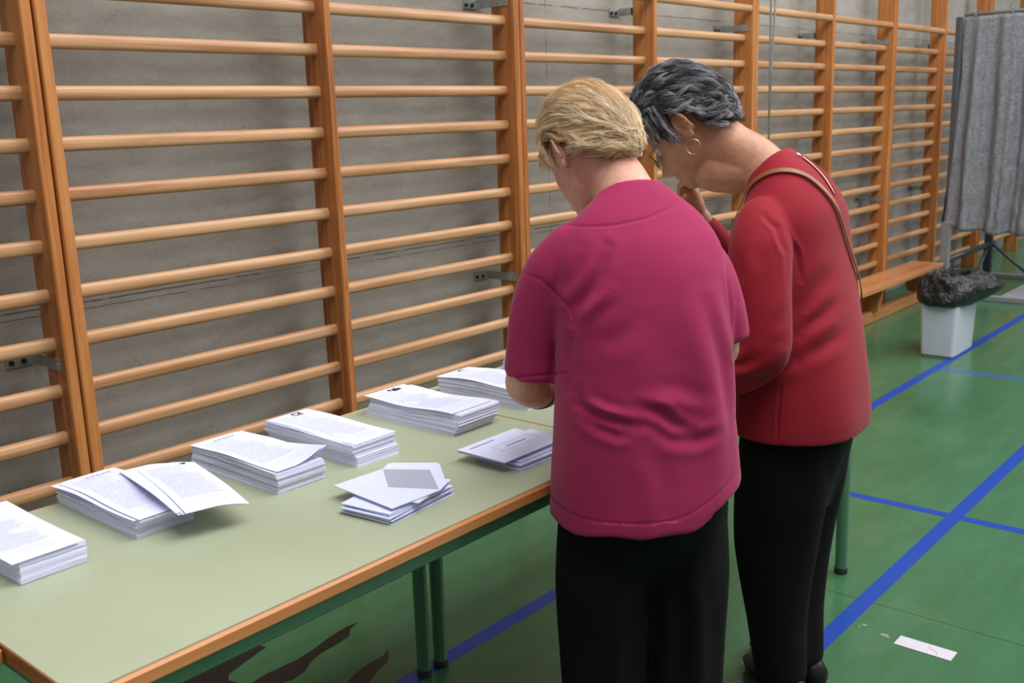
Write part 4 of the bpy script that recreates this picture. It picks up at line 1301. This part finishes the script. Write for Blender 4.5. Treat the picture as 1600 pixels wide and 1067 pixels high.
# soft jaw and throat
limb(body, [(.012, .120, 1.300), (.020, .190, 1.302), (.028, .240, 1.315)], [.050, .048, .036], 20)
meB = remesh(body, .0034, 2)
mesh_obj('body', meB, M['skinB'], B)
eyes(B, MhB, .99)
sh = MB()
trunk(sh, [(.0, -.006, .750, .188, .140, 0), (0, -.006, .762, .188, .140, 0), (0, -.007, .79, .186, .139, 0), (0, -.007, .83, .182, .135, 0), (0, -.006, .89, .174, .128, 0), (-.002, .002, .97, .168, .122, 0), (-.004, .014, 1.06, .168, .116, 4), (-.005, .024, 1.13, .172, .112, 10),
           (-.004, .030, 1.19, .172, .108, 18), (-.002, .040, 1.235, .150, .094, 26), (0, .050, 1.265, .118, .080, 34), (.003, .064, 1.292, .085, .066, 40), (.004, .078, 1.312, .064, .056, 44)], 56, 2.3)
limb(sh, [(.130, .038, 1.205), (.172, .028, 1.15), (.200, .014, 1.06), (.214, .002, .98), (.215, .006, .95)], [.056, .062, .058, .055, .054], 28)
limb(sh, [(.215, .000, .955), (.205, .05, .92), (.182, .12, .885), (.170, .175, .872)], [.054, .056, .050, .036], 28)
limb(sh, [(-.125, .035, 1.20), (-.160, .06, 1.14), (-.168, .11, 1.085), (-.12, .20, 1.06)], [.056, .060, .056, .050], 28)
limb(sh, [(-.12, .20, 1.06), (-.08, .225, 1.115), (-.045, .240, 1.165)], [.050, .044, .034], 28)
ms = remesh(sh, .0055, 3); ms = subdivide(ms, 1)
drape(ms, .004, 8, 4, 9.1)
plane_side = lambda co: np.stack([-co[:, 1], co[:, 2]], 1)     # seen from the left: back is +
folds(ms, plane_side, [
    ([(-.020, 1.225), (.010, 1.20), (.035, 1.15), (.045, 1.09)], .004, -.004),
    ([(.05, 1.02), (.075, 1.08), (.10, 1.13)], .014, -.005),
    ([(.048, .985), (.08, 1.015), (.11, 1.06)], .011, -.005),
    ([(.055, .93), (.09, .955), (.125, .985)], .014, -.005),
    ([(.0, .955), (-.03, .935), (-.08, .93)], .010, -.005),
    ([(.04, .93), (.0, .905), (-.06, .885)], .012, -.006),
    ([(.02, .88), (.018, .82), (.02, .755)], .003, -.003),
    ([(-.03, 1.16), (-.02, 1.12), (-.025, 1.06)], .014, .004),
], (1, 0, 0))
shirtB = mesh_obj('blouse', ms, M['red'], B)
bvB = bvh_of(shirtB.data)
tr = MB()
trunk(tr, [(0, .006, .56, .135, .080, 0), (0, .004, .64, .150, .096, 0), (0, 0, .72, .158, .112, 0), (0, 0, .80, .152, .110, 0)], 40)
limb(tr, [(.070, .0, .74), (.070, .010, .62), (.060, .022, .48), (.052, .020, .30), (.046, .006, .150)], [.098, .097, .088, .068, .056], 30, open_end=True)
limb(tr, [(-.070, -.004, .74), (-.068, .006, .62), (-.058, .014, .48), (-.050, .006, .30), (-.046, -.008, .150)], [.096, .094, .084, .066, .056], 30, open_end=True)
mt = remesh(tr, .008, 3); mt = subdivide(mt, 1); drape(mt, .008, 14, 2.2, 1.8)
mesh_obj('trousers', mt, M['black_cloth'], B)
shoe(B, .050, -.010, 42, .0935); shoe(B, -.055, -.015, 30, .0935)
hlB = lambda az: interp(az, [(0, .50), (48, .38), (66, .0), (78, -.18), (86, -.04), (100, -.06), (110, -.46), (140, -.62), (180, -.66)])
MhB2 = MhB @ Matrix.Translation((0, -.008, .016)); AXB = (.080, .091, .113)
hair_cap(B, MhB2, M['cap_grey'], .985, lambda az: hlB(az) + (.16 if az < 106 else .04), AXB)
def flowB(u):
    if u[1] > .02 and u[2] < .42: return (0, .25 - u[1] * .6, -1.0)
    return (0.1 * u[0], -1.0, -.55 if u[1] < .5 else -.3)
hairB = hair(B, MhB2, [M['hair_grey']], 1.01, hlB, flowB, 1000, 24, lambda u: .022 if (u[1] > .0 and u[2] < .3) else (.052 if u[2] > .1 else .034), 1.5, 12, clump_r=.0038, tipr=.4, wave=.45, strand_r=.00036, shade=(-.1, 1.05), seg=9, jitter=.2, axes=AXB, ear=(.022, .036))
hairB['kind'] = 'stuff'
# glasses
gl = MB()
def Hd(x, y, z): return MhB @ Vector((x * .99, y * .99, z * .99))
for sd in (1, -1):
    gl.tube([Hd(sd * .074, -.004, .018), Hd(sd * .075, .04, .014), Hd(sd * .066, .092, .010)], .0014, 8)
    ringp = [Hd(sd * (.034 + .026 * math.cos(a)), .104 - .012 * abs(math.cos(a)) * (1 if math.cos(a) > 0 else 0), .000 + .017 * math.sin(a)) for a in [2 * math.pi * k / 24 for k in range(25)]]
    gl.tube(ringp, .0015, 6)
gl.tube([Hd(-.010, .106, .003), Hd(0, .110, .006), Hd(.010, .106, .003)], .0013, 6)
g = gl.build('glasses', M['frame'], B, smooth=True)
tag(g, 'glasses with thin olive metal frame')
for sd in (1, -1):
    V = [Hd(sd * .034, .103, 0)] + [Hd(sd * (.034 + .0245 * math.cos(a)), .1035 - .012 * max(0, math.cos(a)), .016 * math.sin(a)) for a in [2 * math.pi * k / 24 for k in range(24)]]
    dv = (MhB.to_3x3() @ Vector((0, .0018, 0)))
    V2 = [v + dv for v in V]
    F = [(0, k + 1, (k + 1) % 24 + 1) for k in range(24)] + [(25, 25 + (k + 1) % 24 + 1, 25 + k + 1) for k in range(24)] + [(k + 1, 25 + k + 1, 25 + (k + 1) % 24 + 1, (k + 1) % 24 + 1) for k in range(24)]
    MB().add(V + V2, F).build('lens', M['lens'], g)
# hoop earring hanging from the left lobe
lobe = MhB @ Vector((.0775, -.006, -.041))
er = MB(); c = lobe + Vector((.006, 0, -.0150))
er.tube([c + Vector((.0018 * math.sin(a), math.sin(a) * .0155, math.cos(a) * .0155)) for a in [2 * math.pi * k / 40 for k in range(41)]], .0009, 8, cap=False)
tag(er.build('earring', M['gold'], B, smooth=True), 'gold hoop earring')
# handbag strap across the back, keyhole opening and button at the nape
st = ribbon_on(bvB, [(.120, .150, 1.12), (.110, .142, 1.20), (.098, .098, 1.262), (.080, .045, 1.282), (.060, .0, 1.272), (.035, -.035, 1.240), (.0, -.062, 1.19), (-.04, -.085, 1.12), (-.10, -.095, 1.02), (-.165, -.06, .90), (-.19, .0, .82)], .0115, .0045, 'bag_strap', M['leather'], B, .002)
tag(st, 'tan leather strap running over the shoulder and across the back')
kh = ribbon_on(bvB, [(.006, .010, 1.322), (.002, -.012, 1.295), (-.002, -.035, 1.268), (-.004, -.05, 1.245)], .0105, .0022, 'keyhole_opening', M['skinB'], B, .0006)
khd = ribbon_on(bvB, [(-.004, .012, 1.322), (-.008, -.012, 1.297), (-.010, -.036, 1.268), (-.006, -.053, 1.242)], .004, .0030, 'opening_edge', m_plain('dark_red_edge', srgb(96, 14, 26), .8), B, .001)
loc, nor, _, _ = bvB.find_nearest(Vector((.012, .016, 1.325)))
bt_ = MB().tube([loc + nor * .0005, loc + nor * .004], .0052, 16).build('button', M['pearl'], B, auto=40)

def to_world_handed(root, size=1.0, drop=0.0):
    # the figures were laid out with +x as the person's left; Blender's +x is the right
    done = set()
    def rec(o):
        for ch in o.children:
            if ch.type == 'MESH' and ch.data.name not in done:
                done.add(ch.data.name)
                c_ = get_co(ch.data) * size; c_[:, 0] *= -1; c_[:, 2] -= drop; set_co(ch.data, c_); ch.data.flip_normals(); ch.data.update()
            rec(ch)
    rec(root)
bpy.context.view_layer.update()
to_world_handed(A); to_world_handed(B, 1.07, .1001)
def press_against_table(o):
    # cloth that touches the table edge lies flat against it
    mw = np.array(o.matrix_world); iv = np.linalg.inv(mw)
    c_ = get_co(o.data); w_ = c_ @ mw[:3, :3].T + mw[:3, 3]
    m_ = (w_[:, 1] > 1.144) & (w_[:, 2] < .765)
    w_[m_, 1] = 1.144
    set_co(o.data, w_ @ iv[:3, :3].T + iv[:3, 3])
press_against_table(shirtA); press_against_table(shirtB)

# ------------------------------------------------------------------ camera
cam = bpy.data.cameras.new('camera'); cam.sensor_width = 36; cam.sensor_fit = 'HORIZONTAL'
cam.lens = 1584.80 / 1600 * 36
co_ = bpy.data.objects.new('camera', cam); COL.objects.link(co_)
pit, rol, yaw = math.radians(12.4678), math.radians(-1.9603), math.radians(41.136)
fw = Vector((math.cos(yaw) * math.cos(pit), math.sin(yaw) * math.cos(pit), -math.sin(pit)))
r0 = Vector((math.sin(yaw), -math.cos(yaw), 0)); u0 = r0.cross(fw)
rt = r0 * math.cos(rol) + u0 * math.sin(rol); up = -r0 * math.sin(rol) + u0 * math.cos(rol)
mw = Matrix((rt, up, -fw)).transposed().to_4x4(); mw.translation = Vector((0, 0, 1.43))
co_.matrix_world = mw
cam.clip_start = .02
cam.dof.use_dof = True; cam.dof.focus_distance = 2.15; cam.dof.aperture_fstop = 7.1
scn.camera = co_

# ------------------------------------------------------------------ light
w = bpy.data.worlds.new('world'); scn.world = w; w.use_nodes = True
bg = w.node_tree.nodes['Background']
_tc = w.node_tree.nodes.new('ShaderNodeTexCoord'); _sp = w.node_tree.nodes.new('ShaderNodeSeparateXYZ'); _rp = w.node_tree.nodes.new('ShaderNodeValToRGB')
w.node_tree.links.new(_tc.outputs['Generated'], _sp.inputs[0]); w.node_tree.links.new(_sp.outputs[2], _rp.inputs[0]); w.node_tree.links.new(_rp.outputs[0], bg.inputs[0])
_rp.color_ramp.elements[0].position = 0.0; _rp.color_ramp.elements[0].color = (.17, .175, .17, 1)
_rp.color_ramp.elements[1].position = .75; _rp.color_ramp.elements[1].color = (.93, .96, 1.0, 1)
bg.inputs[1].default_value = .60
def area(name, loc, target, sx, sy, power, color=(1, 1, 1)):
    l = bpy.data.lights.new(name, 'AREA'); l.shape = 'RECTANGLE'; l.size = sx; l.size_y = sy; l.energy = power; l.color = color
    o = bpy.data.objects.new(name, l); COL.objects.link(o); o.location = loc
    o.rotation_euler = (Vector(target) - Vector(loc)).to_track_quat('-Z', 'Y').to_euler()
    return o
area('ceiling_light', (3.0, -.5, 6.0), (3.0, .9, 0), 8, 3.0, 480, (1, .98, .97))
area('window_light', (9.5, -3.5, 5.2), (3.0, 2.2, .8), 7, 2.6, 380, (.96, .98, 1))
scn.view_settings.view_transform = 'Standard'
scn.view_settings.look = 'None'
scn.view_settings.exposure = 0.0
scn.view_settings.gamma = 1.0
scn.view_settings.use_curve_mapping = False
